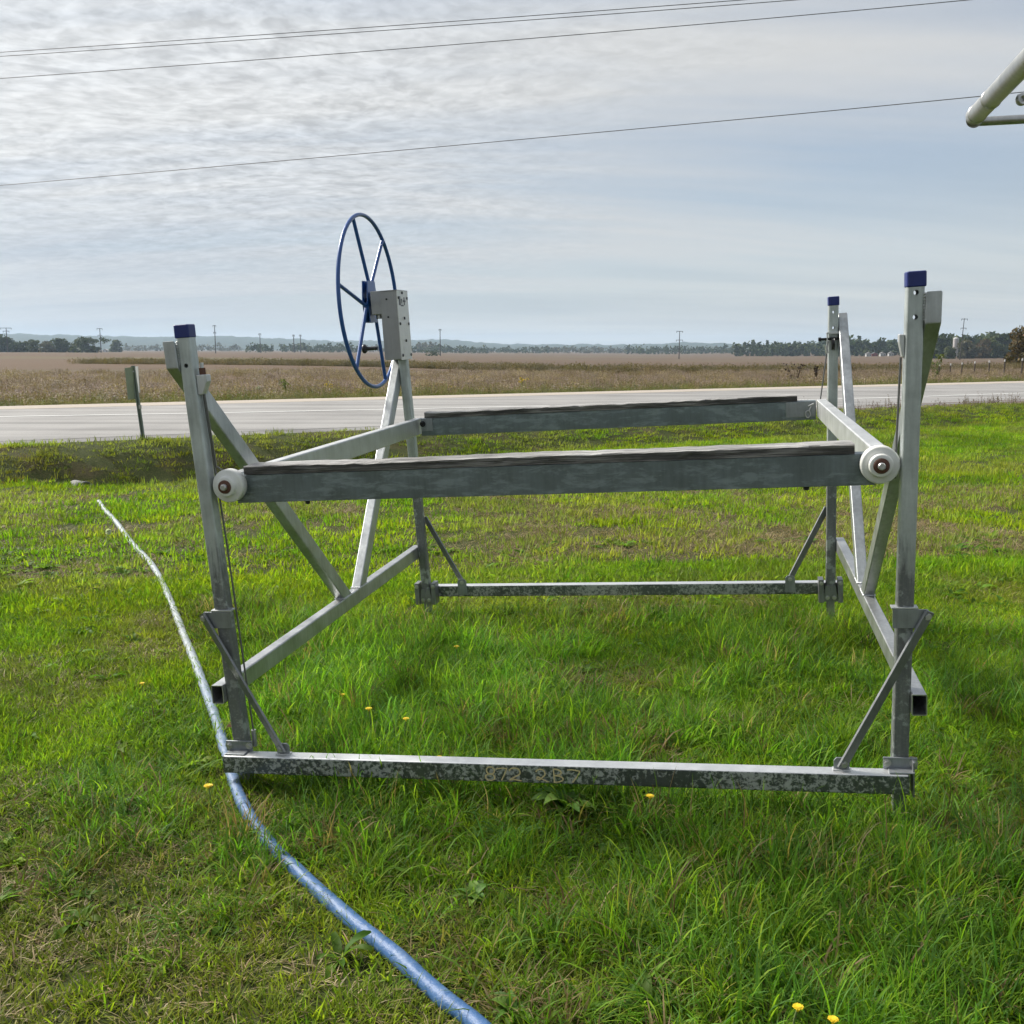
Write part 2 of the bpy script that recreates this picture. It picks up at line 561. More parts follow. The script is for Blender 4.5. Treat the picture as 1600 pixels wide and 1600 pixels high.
M['grass'] = leaf_mat('grass_blades', None, 0.55, 0.52, True, 0.14)
M['thatch'] = leaf_mat('dry_grass', None, 0.6, 0.25, True, 0.3)
M['weeds'] = leaf_mat('roadside_weeds', None, 0.6, 0.3, True, 0.3)

# ------------------------------------------------------------------ terrain
DV = np.array([0.864, 0.5034])      # along the road (to the right and away)
NV = np.array([-0.5034, 0.864])     # across the road, away from the lawn
U0, U1 = 17.4, 28.4                 # near and far edge of the road
ZR = 0.25


def sstep(a, b, x):
    t = np.clip((x - a) / (b - a), 0, 1)
    return t * t * (3 - 2 * t)


def vnoise(x, y, seed=0):
    xi = np.floor(x).astype(np.int64); yi = np.floor(y).astype(np.int64)
    xf = x - xi; yf = y - yi
    u = xf * xf * (3 - 2 * xf); v = yf * yf * (3 - 2 * yf)

    def h(a, b):
        n = (a * 374761393 + b * 668265263 + seed * 1442695041) & 0x7fffffff
        n = ((n ^ (n >> 13)) * 1274126177) & 0x7fffffff
        return ((n ^ (n >> 16)) & 0xffff) / 65535.0
    return (h(xi, yi) * (1 - u) + h(xi + 1, yi) * u) * (1 - v) + (h(xi, yi + 1) * (1 - u) + h(xi + 1, yi + 1) * u) * v


def fbm(x, y, seed=0, oct=4):
    s = 0; a = 0.5; t = 0
    for i in range(oct):
        s = s + a * vnoise(x * 2 ** i, y * 2 ** i, seed + i * 17); t += a; a *= 0.5
    return s / t


def gz(x, y):
    x = np.asarray(x, float); y = np.asarray(y, float)
    u = NV[0] * x + NV[1] * y; v = DV[0] * x + DV[1] * y
    lat = np.where(x < 0.42, 0.085 * np.tanh((x - 0.42) / 1.6), 0.10 * np.tanh((x - 0.42) / 2.6))
    lawn = -0.068 + lat * (1 - 0.6 * sstep(7, 12, y))
    lawn = lawn + 0.05 * (fbm(x * 0.35, y * 0.35, 3, 3) - 0.5) * sstep(5.5, 9, np.hypot(x - 0.4, y - 5.0) + 3.0)
    left = 1 - sstep(1.0, 9.0, v)
    bank = sstep(U0 - 2.3, U0 - 0.1, u)
    z = lawn * (1 - bank) + (ZR - 0.03) * bank
    z = z - (0.10 + 0.30 * left * sstep(0.6, 1.9, v)) * np.exp(-((u - (U0 - 2.05)) / 0.70) ** 2)
    # deeper scour hole at the culvert mouth
    z = z - 0.14 * np.exp(-(((x + 5.15) / 0.75) ** 2 + ((y - 14.0) / 0.45) ** 2))
    z = z + 0.10 * np.exp(-(((x + 6.22) / 0.40) ** 2 + ((y - 13.35) / 0.55) ** 2))
    # the field beyond the road falls away gently, more to the right; rises again far off
    r = np.maximum(u - U1, 0)
    az = np.arctan2(x, np.maximum(y, 1))
    A = 0.9 + 3.9 * sstep(-0.30, 0.22, az)
    zf = ZR - 0.05 - 0.25 * sstep(0, 6, r) - A * (1 - np.exp(-r / 330.0))
    zf = zf + 1.6 * np.exp(-((az - 0.42) / 0.10) ** 2) * sstep(250, 520, r)
    zf = zf + 2.2 * np.exp(-((az - 0.26) / 0.07) ** 2) * sstep(620, 900, r)
    zf = zf + 0.9 * np.exp(-((az + 0.46) / 0.12) ** 2) * sstep(150, 420, r)
    zf = zf + 0.25 * (fbm(x * 0.02, y * 0.02, 5, 2) - 0.5) * sstep(10, 80, r)
    return np.where(u > U1 - 0.4, zf, np.where(u > U0, ZR - 0.03, z))


def axis(lo, hi, near_lo, near_hi, step, grow):
    a = list(np.arange(near_lo, near_hi + step / 2, step))
    s = step; p = a[-1]
    while p < hi:
        s *= grow; p += s; a.append(min(p, hi))
    s = step; p = a[0]; b = []
    while p > lo:
        s *= grow; p -= s; b.append(max(p, lo))
    return np.array(b[::-1] + a)


def grid_mesh(name, xs, ys, zfun):
    X, Y = np.meshgrid(xs, ys)
    Z = zfun(X, Y)
    nv = X.size; nx = len(xs); ny = len(ys)
    me = bpy.data.meshes.new(name)
    me.vertices.add(nv)
    me.vertices.foreach_set('co', np.stack([X, Y, Z], -1).astype(np.float32).ravel())
    i, j = np.meshgrid(np.arange(nx - 1), np.arange(ny - 1))
    a = (j * nx + i).ravel()
    q = np.stack([a, a + 1, a + 1 + nx, a + nx], -1).astype(np.int32)
    me.loops.add(q.size); me.polygons.add(len(q))
    me.loops.foreach_set('vertex_index', q.ravel())
    me.polygons.foreach_set('loop_start', np.arange(0, q.size, 4, dtype=np.int32))
    me.polygons.foreach_set('loop_total', np.full(len(q), 4, np.int32))
    me.update(calc_edges=True)
    return me


def ground_mat():
    m, nt, b = newmat('ground_soil_and_field')
    co = objco(nt)
    sp = N(nt, 'ShaderNodeSeparateXYZ'); L(nt, co, sp.inputs[0])
    u = mth(nt, 'ADD', mth(nt, 'MULTIPLY', sp.outputs[0], float(NV[0])), mth(nt, 'MULTIPLY', sp.outputs[1], float(NV[1])))
    # lawn soil with moss and thatch
    n1 = noise(nt, co, 1.7, 6, 0.65)
    n2 = noise(nt, co, 40, 5, 0.7)
    n3 = noise(nt, co, 0.55, 4, 0.6)
    lawn = ramp(nt, n2, [(0.32, (0.020, 0.026, 0.008)), (0.5, (0.045, 0.058, 0.014)), (0.7, (0.085, 0.082, 0.032))])
    brown = ramp(nt, n2, [(0.32, (0.035, 0.026, 0.014)), (0.7, (0.15, 0.115, 0.06))])
    lawn = mixc(nt, ramp(nt, mth(nt, 'ADD', mth(nt, 'MULTIPLY', n1, 0.5), mth(nt, 'MULTIPLY', n3, 0.5)), [(0.50, 0.0), (0.62, 0.8)]), lawn, brown)
    # soybean field: rows of dry stems, broad bands of colour
    f1 = noise(nt, mapping(nt, co, rot=(0, 0, R(-30)), sc=(0.10, 0.9, 1)), 1.0, 6, 0.7)
    f2 = noise(nt, mapping(nt, co, rot=(0, 0, R(-30)), sc=(0.0035, 0.018, 1)), 1.0, 3, 0.5)
    f3 = noise(nt, co, 3.0, 4, 0.75)
    fld = ramp(nt, mth(nt, 'ADD', mth(nt, 'MULTIPLY', f1, 0.55), mth(nt, 'MULTIPLY', f3, 0.45)),
               [(0.34, (0.068, 0.046, 0.033)), (0.5, (0.105, 0.072, 0.048)), (0.66, (0.145, 0.103, 0.070))])
    fld = mixc(nt, ramp(nt, f2, [(0.40, 0.0), (0.60, 0.75)]), fld, (0.122, 0.082, 0.052))
    fld = mixc(nt, ramp(nt, noise(nt, mapping(nt, co, loc=(9, 2, 0), rot=(0, 0, R(-30)), sc=(0.002, 0.02, 1)), 1.0, 3, 0.5), [(0.56, 0.0), (0.66, 0.55)]), fld, (0.125, 0.120, 0.062))
    # grassy verge on the far side of the road
    vg = N(nt, 'ShaderNodeMapRange'); L(nt, mth(nt, 'MULTIPLY_ADD', mth(nt, 'SUBTRACT', f3, 0.5), 6.0, c=u), vg.inputs[0])
    vg.inputs[1].default_value = U1 + 1.5; vg.inputs[2].default_value = U1 + 5.5
    verge = mixc(nt, f3, (0.085, 0.095, 0.030), (0.20, 0.185, 0.075))
    fld = mixc(nt, vg.outputs[0], verge, fld)
    sel = mth(nt, 'GREATER_THAN', u, (U0 + U1) / 2)
    L(nt, mixc(nt, sel, lawn, fld), b.inputs['Base Color'])
    setp(b, Roughness=0.95)
    b.inputs['Specular IOR Level'].default_value = 0.15
    bump(nt, b, n2, 0.6, 0.02)
    return m


xs = axis(-7000, 7000, -13, 20, 0.25, 1.09)
ys = axis(-40, 7000, 0, 34, 0.25, 1.09)
ground = link_mesh('ground', grid_mesh('ground', xs, ys, gz), ground_mat(), smooth=True)
tag(ground, 'gently sloping lawn and brown farm field reaching to the horizon', kind='structure')

# ------------------------------------------------------------------ road
VS = np.concatenate([np.array([-400, -200, -100, -60]), np.arange(-40, 100, 2.0), np.array([110, 140, 200, 400, 900])])


def uv_pt(u, v, z):
    return (NV[0] * u + DV[0] * v, NV[1] * u + DV[1] * v, z)


def strip(name, ua, ub, z, mat, parent=None, za=None, jit=0.0, v0=None):
    VV = VS if v0 is None else VS[VS >= v0]
    n = len(VV); vs = []; fs = []
    for i, v in enumerate(VV):
        a = ua(v) if callable(ua) else ua
        bb = ub(v) if callable(ub) else ub
        ja = jit * (math.sin(v * 1.7) + math.sin(v * 0.63 + 1)) if jit else 0
        vs += [uv_pt(a + ja, v, z if za is None else za), uv_pt(bb, v, z)]
    for i in range(n - 1):
        fs.append((2 * i, 2 * i + 2, 2 * i + 3, 2 * i + 1))
    me = bpy.data.meshes.new(name)
    me.from_pydata(vs, [], fs)
    return link_mesh(name, me, mat, parent)


def asphalt_mat():
    m, nt, b = newmat('worn_asphalt')
    co = objco(nt)
    lane = noise(nt, mapping(nt, co, rot=(0, 0, R(-30.2)), sc=(0.035, 1.3, 1)), 1, 5, 0.6)
    g = noise(nt, co, 55, 4, 0.7)
    p = noise(nt, co, 0.5, 5, 0.6)
    f = mth(nt, 'ADD', mth(nt, 'MULTIPLY', lane, 0.5), mth(nt, 'ADD', mth(nt, 'MULTIPLY', g, 0.25), mth(nt, 'MULTIPLY', p, 0.25)))
    col = ramp(nt, f, [(0.38, (0.145, 0.14, 0.134)), (0.5, (0.24, 0.233, 0.223)), (0.62, (0.31, 0.30, 0.287))])
    L(nt, col, b.inputs['Base Color'])
    setp(b, Roughness=0.85)
    bump(nt, b, g, 0.4, 0.006)
    return m


M['asphalt'] = asphalt_mat()
M['gravel'] = simple('gravel_shoulder', (0.38, 0.33, 0.275), 0.95, scale=8, var=0.3)
M['dirt'] = simple('dirt_edge', (0.12, 0.085, 0.065), 0.95, scale=8, var=0.4)
M['roadpaint'] = simple('white_road_paint', (0.62, 0.62, 0.60), 0.7, scale=3, var=0.2)


def uline(v):
    return float(np.interp(v, [-60, -20, 1.6, 5.3, 14, 23.5, 31, 900], [27, 25.6, 24.0, 23.1, 21.7, 20.6, 20.5, 20.5])) - 0.0


road = strip('road', U0 + 0.15, U1 - 1.5, ZR + 0.012, M['asphalt'])
tag(road, 'pale grey two-lane road crossing behind the lawn', kind='structure')
sk = strip('road_apron', U0 - 0.45, U0 + 0.16, ZR + 0.010, M['asphalt'], za=ZR - 0.10)
tag(sk, 'crumbling asphalt edge of the road above the bank', kind='structure')
sh = strip('road_shoulder', U1 - 1.5, U1 + 0.05, ZR + 0.016, M['gravel'])
tag(sh, 'tan gravel shoulder on the far side of the road', kind='structure')
de = strip('road_edge_dirt', U0 - 0.3, U0 + 0.4, ZR + 0.020, M['dirt'], jit=0.08, za=ZR - 0.03, v0=15)
tag(de, 'strip of bare brown dirt along the near road edge', kind='structure')
ln = strip('edge_line', lambda v: uline(v) - 0.09, lambda v: uline(v) + 0.09, ZR + 0.018, M['roadpaint'])
tag(ln, 'white painted edge line on the road', kind='structure')

# ------------------------------------------------------------------ instanced vegetation (geometry nodes on point meshes)
def blades_mesh(name, n, rad, h0, h1, w0, w1, lean=0.5, droop=0.8, seg=3, mat=None, flat=0.0):
    vs = []; fs = []
    for k in range(n):
        a = random.uniform(0, 2 * math.pi); d = rad * math.sqrt(random.random())
        bx, by = d * math.cos(a), d * math.sin(a)
        dirn = a + random.gauss(0, 0.9) if d > 0.3 * rad else random.uniform(0, 2 * math.pi)
        h = random.uniform(h0, h1) * (0.65 + 0.35 * random.random())
        w = random.uniform(w0, w1)
        th = abs(random.gauss(0, lean)) * 0.6 + 0.08 + flat
        dr = random.uniform(0.2, 1) * droop
        cx, cy = math.cos(dirn), math.sin(dirn)
        tw = random.uniform(-0.7, 0.7)
        sx, sy = math.cos(dirn + math.pi / 2 + tw), math.sin(dirn + math.pi / 2 + tw)
        x, y, z = bx, by, -0.012
        b = len(vs)
        sl = h / seg
        for i in range(seg):
            ww = w * (1 - 0.75 * (i / seg) ** 1.6) / 2
            vs.append((x - sx * ww, y - sy * ww, z)); vs.append((x + sx * ww, y + sy * ww, z))
            an = min(th + dr * (i / seg) ** 1.3 * 1.2, 2.2)
            x += cx * math.sin(an) * sl; y += cy * math.sin(an) * sl; z = max(z + math.cos(an) * sl, 0.003 + 0.002 * random.random())
        vs.append((x, y, z))
        for i in range(seg - 1):
            p = b + 2 * i
            fs.append((p, p + 1, p + 3, p + 2))
        p = b + 2 * (seg - 1)
        fs.append((p, p + 1, p + 2))
    me = bpy.data.meshes.new(name)
    me.from_pydata(vs, [], fs)
    if mat: me.materials.append(mat)
    me.polygons.foreach_set('use_smooth', [True] * len(me.polygons))
    return bpy.data.objects.new(name, me)


def rosette_mesh(name, n, l0, l1, w, mat, up=0.55, lobes=True):
    """broad toothed leaves spreading from one crown, as dandelion and plantain"""
    vs = []; fs = []
    for k in range(n):
        a = 2 * math.pi * (k + random.random() * 0.8) / n
        ln = random.uniform(l0, l1); ww = w * random.uniform(0.7, 1.2)
        el = up * random.uniform(0.4, 1.3)
        cx, cy = math.cos(a), math.sin(a)
        b = len(vs); seg = 6
        x = y = 0.0; z = 0.0
        for i in range(seg + 1):
            t = i / seg
            pr = math.sin(math.pi * min(1, t ** 0.75)) ** 0.8 if t < 1 else 0
            if lobes and i % 2: pr *= 0.6
            hw = ww * pr / 2 + 0.0015
            lift = 0.006 * math.sin(k + i)
            vs += [(x - cy * hw, y + cx * hw, z + hw * 0.35 + lift), (x, y, z), (x + cy * hw, y - cx * hw, z + hw * 0.35 - lift)]
            e = el * (1 - 1.5 * t)
            x += cx * math.cos(e) * ln / seg; y += cy * math.cos(e) * ln / seg; z += math.sin(e) * ln / seg
            z = max(z, 0.004)
        for i in range(seg):
            p = b + 3 * i
            fs += [(p, p + 1, p + 4, p + 3), (p + 1, p + 2, p + 5, p + 4)]
    me = bpy.data.meshes.new(name)
    me.from_pydata(vs, [], fs)
    me.materials.append(mat)
    me.polygons.foreach_set('use_smooth', [True] * len(me.polygons))
    return bpy.data.objects.new(name, me)


def scatter(name, pos, yaw, tilt, scl, idx, tint, variants, label):
    n = len(pos)
    me = bpy.data.meshes.new(name)
    me.vertices.add(n)
    me.vertices.foreach_set('co', pos.astype(np.float32).ravel())
    def attr(nm, typ, data, key):
        at = me.attributes.new(nm, typ, 'POINT')
        at.data.foreach_set(key, data)
    rot = np.stack([tilt[:, 0], tilt[:, 1], yaw], -1).astype(np.float32)
    attr('rot', 'FLOAT_VECTOR', rot.ravel(), 'vector')
    attr('scl', 'FLOAT_VECTOR', scl.astype(np.float32).ravel(), 'vector')
    attr('idx', 'INT', idx.astype(np.int32), 'value')
    attr('tint', 'FLOAT_COLOR', np.concatenate([tint, np.ones((n, 1))], 1).astype(np.float32).ravel(), 'color')
    o = bpy.data.objects.new(name, me)
    C.objects.link(o)
    ng = bpy.data.node_groups.new(name + '_scatter', 'GeometryNodeTree')
    ng.interface.new_socket('Geometry', in_out='INPUT', socket_type='NodeSocketGeometry')
    ng.interface.new_socket('Geometry', in_out='OUTPUT', socket_type='NodeSocketGeometry')
    gi = ng.nodes.new('NodeGroupInput'); go = ng.nodes.new('NodeGroupOutput')
    iop = ng.nodes.new('GeometryNodeInstanceOnPoints')
    g2i = ng.nodes.new('GeometryNodeGeometryToInstance')
    for vo in reversed(variants):
        oi = ng.nodes.new('GeometryNodeObjectInfo')
        oi.inputs['Object'].default_value = vo
        ng.links.new(oi.outputs['Geometry'], g2i.inputs[0])
    def na(nm, typ):
        a = ng.nodes.new('GeometryNodeInputNamedAttribute'); a.data_type = typ
        a.inputs['Name'].default_value = nm
        return a.outputs['Attribute']
    ng.links.new(gi.outputs[0], iop.inputs['Points'])
    ng.links.new(g2i.outputs[0], iop.inputs['Instance'])
    iop.inputs['Pick Instance'].default_value = True
    ng.links.new(na('idx', 'INT'), iop.inputs['Instance Index'])
    e2r = ng.nodes.new('FunctionNodeEulerToRotation')
    ng.links.new(na('rot', 'FLOAT_VECTOR'), e2r.inputs[0])
    ng.links.new(e2r.outputs[0], iop.inputs['Rotation'])
    ng.links.new(na('scl', 'FLOAT_VECTOR'), iop.inputs['Scale'])
    ng.links.new(iop.outputs[0], go.inputs[0])
    md = o.modifiers.new('scatter', 'NODES'); md.node_group = ng
    tag(o, label, kind='stuff')
    return o


# the hose on the lawn, needed first so that grass parts around it
HOSE = np.array([(-4.80, 11.80), (-4.464, 11.14), (-4.067, 10.41), (-3.557, 9.43), (-2.976, 8.35), (-2.485, 7.26), (-2.112, 6.38), (-1.82, 5.69), (-1.547, 5.03),
                 (-1.382, 4.62), (-1.219, 4.20), (-1.101, 3.90), (-0.977, 3.64), (-0.84, 3.41), (-0.715, 3.24), (-0.52, 2.97), (-0.333, 2.73), (-0.191, 2.54), (-0.091, 2.42),
                 (0.10, 2.12), (0.32, 1.77)])


def catmull(p, k=10):
    out = []
    q = np.vstack([2 * p[0] - p[1], p, 2 * p[-1] - p[-2]])
    for i in range(1, len(q) - 2):
        for j in range(k):
            t = j / k
            a, b_, c_, d_ = q[i - 1], q[i], q[i + 1], q[i + 2]
            out.append(0.5 * (2 * b_ + (c_ - a) * t + (2 * a - 5 * b_ + 4 * c_ - d_) * t * t + (3 * b_ - a - 3 * c_ + d_) * t ** 3))
    out.append(q[-2])
    return np.array(out)


HP = catmull(HOSE, 8)


def hose_x(y):
    o = np.argsort(HP[:, 1])
    return np.interp(y, HP[o, 1], HP[o, 0])


def blob(x, y, cx, cy, rx, ry):
    return np.exp(-(((x - cx) / rx) ** 2 + ((y - cy) / ry) ** 2))


def longness(x, y):
    """where the grass has been left uncut: under and around the lift"""
    side = sstep(-0.15, 0.35, x - hose_x(y))
    f = side * (1 - sstep(5.9, 7.0, y + 0.25 * (x - 0.4) + 0.7 * (fbm(x * 1.3, y * 1.3, 11) - 0.5)))
    f = np.maximum(f, 0.75 * blob(x, y, -1.45, 4.0, 0.35, 0.7))
    f = np.maximum(f, 0.55 * blob(x, y, -0.95, 2.95, 0.30, 0.22))
    f = np.maximum(f, 0.7 * blob(x, y, -0.95, 3.45, 0.16, 0.28))
    f = f * (0.28 + 1.05 * sstep(0.34, 0.62, fbm(x * 1.5, y * 1.5, 21, 3)))
    f = np.maximum(f, 1.0 * blob(x, y, -0.93, 3.45, 0.20, 0.26))
    f = f * (1 - 0.75 * blob(x, y, -0.93, 3.74, 0.16, 0.13))
    f = f * (1 - 0.8 * blob(x, y, -0.15, 2.75, 0.22, 0.25)) * (1 - 0.7 * blob(x, y, 0.25, 2.55, 0.25, 0.22)) * (1 - 0.6 * blob(x, y, 0.45, 5.1, 0.5, 0.35))
    return np.clip(f, 0, 1)


def brownness(x, y):
    n = fbm(x * 0.9, y * 0.9, 31, 4)
    n2 = fbm(x * 2.6, y * 2.6, 37, 3)
    f = 0.62 * sstep(0.47, 0.66, n)
    f = np.maximum(f, 1.0 * blob(x, y, -1.75, 3.1, 0.75, 0.75) * sstep(0.30, 0.55, n2))
    f = np.maximum(f, 0.9 * blob(x, y, -1.2, 2.6, 0.9, 0.35) * sstep(0.30, 0.55, n2))
    f = np.maximum(f, 0.95 * blob(x, y, -0.20, 2.78, 0.20, 0.20))
    f = np.maximum(f, 0.8 * blob(x, y, 0.30, 2.50, 0.35, 0.20))
    f = np.maximum(f, 0.8 * blob(x, y, 0.45, 5.15, 0.45, 0.28))
    far = sstep(6.6, 7.4, y) * (1 - sstep(10.5, 13, y))
    f = np.maximum(f, 0.85 * far * sstep(0.40, 0.60, fbm(x * 0.55 + 3, y * 0.8, 41, 3)) * sstep(-1.6, 0.4, x))
    u = NV[0] * x + NV[1] * y
    f = np.maximum(f, 0.75 * np.exp(-((u - (U0 - 0.5)) / 0.5) ** 2))
    v = DV[0] * x + DV[1] * y
    f = np.maximum(f, 0.65 * np.exp(-((u - (U0 - 1.5)) / 1.2) ** 2) * (1 - sstep(1, 5, v)) * sstep(0.35, 0.6, n2))
    return np.clip(f, 0, 1)


def pts_in(n, y0, y1, half, x0=0.0):
    """random points on the lawn, in a fan wide enough for the view and a step to either side"""
    y = np.sqrt(rng.random(n) * (y1 ** 2 - y0 ** 2) + y0 ** 2)
    x = (rng.random(n) * 2 - 1) * (half * y + 0.9) + x0
    return x, y


def off_hose(x, y, d):
    dm = np.full(len(x), 9.0)
    for i in range(0, len(HP)):
        dm = np.minimum(dm, np.hypot(x - HP[i, 0], y - HP[i, 1]))
    return dm > d


GREENS = np.array([(0.125, 0.260, 0.016), (0.085, 0.215, 0.016), (0.175, 0.300, 0.024), (0.140, 0.265, 0.018)])
LONGG = np.array([(0.078, 0.225, 0.020), (0.110, 0.275, 0.022), (0.160, 0.320, 0.028), (0.085, 0.225, 0.045)])
STRAW = np.array([(0.31, 0.24, 0.12), (0.24, 0.175, 0.09), (0.36, 0.295, 0.16), (0.21, 0.18, 0.065)])


def greentint(x, y, base):
    n = len(x)
    t = base[rng.integers(0, len(base), n)] * np.array([1.25, 1.03, 1.05])
    big_ = fbm(x * 0.6, y * 0.6, 51, 3)[:, None]
    sm = fbm(x * 3.0, y * 3.0, 57, 2)[:, None]
    t = t * (0.34 + 0.66 * big_ + 0.72 * sm)
    yel = sstep(0.48, 0.7, fbm(x * 0.8 + 9, y * 0.8, 61, 3))[:, None]
    t = t * (1 - yel) + t * np.array([1.28, 1.08, 0.9]) * yel
    return t


veg = []
short_v = [blades_mesh('short_tuft_%d' % i, 30, 0.065, 0.035, 0.09, 0.0032, 0.006, 0.8, 1.1, 3, M['grass'], 0.15) for i in range(6)]
long_v = [blades_mesh('long_tuft_%d' % i, 22, 0.060, 0.09, 0.20, 0.0045, 0.0095, 0.70, 2.3, 5, M['grass']) for i in range(4)] + \
         [blades_mesh('fine_tuft_%d' % i, 26, 0.055, 0.10, 0.22, 0.0030, 0.0055, 0.55, 1.5, 5, M['grass']) for i in range(2)]
that_v = [blades_mesh('thatch_tuft_%d' % i, 26, 0.08, 0.04, 0.11, 0.002, 0.0042, 0.5, 0.6, 3, M['thatch'], 0.95) for i in range(4)]
far_v = [blades_mesh('lawn_tuft_%d' % i, 50, 0.18, 0.045, 0.085, 0.007, 0.012, 0.8, 1.0, 2, M['grass'], 0.1) for i in range(5)]
leaf_v = [rosette_mesh('rosette_%d' % i, random.randint(6, 10), 0.07, 0.15, 0.032, M['grass'], 0.7, i % 2 == 0) for i in range(5)]


def bank_shade_tint(x, y, t):
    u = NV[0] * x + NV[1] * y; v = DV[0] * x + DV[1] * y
    k = (np.exp(-((u - (U0 - 1.5)) / 1.1) ** 2) * (1 - 0.7 * sstep(3, 12, v)))[:, None]  # shade of the bank face put into the grass colour as a darker tint
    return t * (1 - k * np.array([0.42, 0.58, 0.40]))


def place(name, x, y, base, variants, s0, s1, label, hvar=0.3, tiltv=0.2, tint=None, sink=0.0, zs=None):
    n = len(x)
    z = gz(x, y) - sink
    s = s0 + (s1 - s0) * rng.random(n)
    scl = np.stack([s, s, s * (1 + hvar * (rng.random(n) * 2 - 1)) * (1 if zs is None else zs)], -1)
    if tint is None:
        tint = greentint(x, y, base)
    return scatter(name, np.stack([x, y, z], -1), rng.random(n) * 6.283, (rng.random((n, 2)) - 0.5) * 2 * tiltv, scl,
                   rng.integers(0, len(variants), n), tint, variants, label)


HALF = 0.62
# short lawn, near
x, y = pts_in(30000, 1.9, 8.0, HALF)
keep = (off_hose(x, y, 0.022) | ((y > 4.2) & (rng.random(len(x)) < 0.55))) & (rng.random(len(x)) > 0.55 * brownness(x, y) + 0.25 * longness(x, y))
x, y = x[keep], y[keep]
br = brownness(x, y)[:, None]
tt = greentint(x, y, GREENS); tt = tt * (1 - 0.55 * br) + STRAW[3] * 0.55 * br
place('lawn_grass', x, y, None, short_v, 0.75, 1.35, 'short green mown grass blades of the near lawn', tint=tt, zs=1 - 0.35 * br[:, 0])
# long uncut grass around the lift
x, y = pts_in(26000, 1.9, 7.6, HALF)
lg = longness(x, y)
keep = (off_hose(x, y, 0.045) | ((y > 3.15) & (y < 3.75))) & (rng.random(len(x)) < lg)
x, y, lg = x[keep], y[keep], lg[keep]
tt = greentint(x, y, LONGG)
dry = rng.random(len(x)) < 0.07 + 0.25 * brownness(x, y)
tt[dry] = STRAW[rng.integers(0, 4, int(dry.sum()))] * 0.9
place('long_grass', x, y, None, long_v, 0.55, 1.2, 'long lush uncut grass growing under the boat lift', zs=(0.40 + 0.6 * lg) * (0.75 + 0.6 * fbm(x * 2.2, y * 2.2, 95, 2)), tint=tt)
# dry thatch
x, y = pts_in(30000, 1.9, 12.5, HALF)
br = brownness(x, y)
keep = off_hose(x, y, 0.035) & (rng.random(len(x)) < br * 0.95 + 0.10)
x, y = x[keep], y[keep]
st = STRAW[rng.integers(0, 4, len(x))] * (0.6 + 0.7 * rng.random((len(x), 1)))
place('dry_thatch', x, y, None, that_v, 0.8, 1.5, 'matted dry brown grass lying in the lawn', tint=st, tiltv=0.1)
# broad-leaved weeds
x, y = pts_in(1500, 1.9, 9.0, HALF)
keep = off_hose(x, y, 0.09) & (fbm(x * 1.2, y * 1.2, 71, 3) > 0.47)
x, y = x[keep], y[keep]
tl = np.array([(0.12, 0.22, 0.025), (0.09, 0.175, 0.025), (0.16, 0.24, 0.03)])[rng.integers(0, 3, len(x))] * (0.8 + 0.4 * rng.random((len(x), 1)))
place('lawn_weeds', x, y, None, leaf_v, 0.35, 0.95, 'low broad-leaved weeds dotted through the lawn', tint=tl)
# lawn beyond the lift up to the road bank
x, y = pts_in(46000, 7.0, 42.0, HALF)
u = NV[0] * x + NV[1] * y
keep = (u < U0 - 0.15) & (rng.random(len(x)) > 0.42 * brownness(x, y)) & off_hose(x, y, 0.05)
keep &= np.hypot((x + 5.25) / 0.60, (y - 13.9) / 0.30) > 1
x, y = x[keep], y[keep]
br = brownness(x, y)[:, None]
tt = bank_shade_tint(x, y, greentint(x, y, GREENS)); tt = tt * (1 - 0.6 * br) + STRAW[2] * 0.7 * 0.6 * br
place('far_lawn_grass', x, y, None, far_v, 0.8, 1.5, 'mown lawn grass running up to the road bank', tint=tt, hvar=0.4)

# ------------------------------------------------------------------ field and verge vegetation
def weed_mesh(name, n, rad, h0, h1, mat, leafy=6, lw=0.02, ll=0.07):
    vs = []; fs = []
    for k in range(n):
        a = random.uniform(0, 6.283); d = rad * math.sqrt(random.random())
        x, y, z = d * math.cos(a), d * math.sin(a), -0.03
        h = random.uniform(h0, h1)
        lx, ly = random.gauss(0, 0.16), random.gauss(0, 0.16)
        w = 0.006
        b = len(vs)
        t = Vector((lx, ly, 1)) * h
        vs += [(x - w, y, z), (x + w, y, z), (x + t.x + w * 0.4, y + t.y, z + t.z), (x + t.x - w * 0.4, y + t.y, z + t.z)]
        fs.append((b, b + 1, b + 2, b + 3))
        for j in range(leafy):
            f = random.uniform(0.3, 1.0)
            p = Vector((x, y, z)) + t * f
            aa = random.uniform(0, 6.283); e = random.uniform(-0.4, 0.9)
            dv = Vector((math.cos(aa) * math.cos(e), math.sin(aa) * math.cos(e), math.sin(e))) * random.uniform(0.5, 1) * ll
            sd = dv.cross(Vector((random.random(), random.random(), 1))).normalized() * lw * random.uniform(0.5, 1)
            b = len(vs)
            vs += [p, p + dv * 0.5 + sd, p + dv, p + dv * 0.5 - sd]
            fs.append((b, b + 1, b + 2, b + 3))
    me = bpy.data.meshes.new(name)
    me.from_pydata([tuple(v) for v in vs], [], fs)
    me.materials.append(mat)
    return bpy.data.objects.new(name, me)


weed_v = [weed_mesh('weed_clump_%d' % i, 16, 0.35, 0.22, 0.62, M['weeds'], 7) for i in range(4)]
soy_v = [weed_mesh('soy_clump_%d' % i, 26, 0.7, 0.25, 0.50, M['weeds'], 6, 0.03, 0.09) for i in range(4)]


def uvscatter(n, ua, ub, va, vb, pw=1.0):
    u = ua + (ub - ua) * rng.random(n) ** pw
    v = va + (vb - va) * rng.random(n)
    return NV[0] * u + DV[0] * v, NV[1] * u + DV[1] * v, u, v


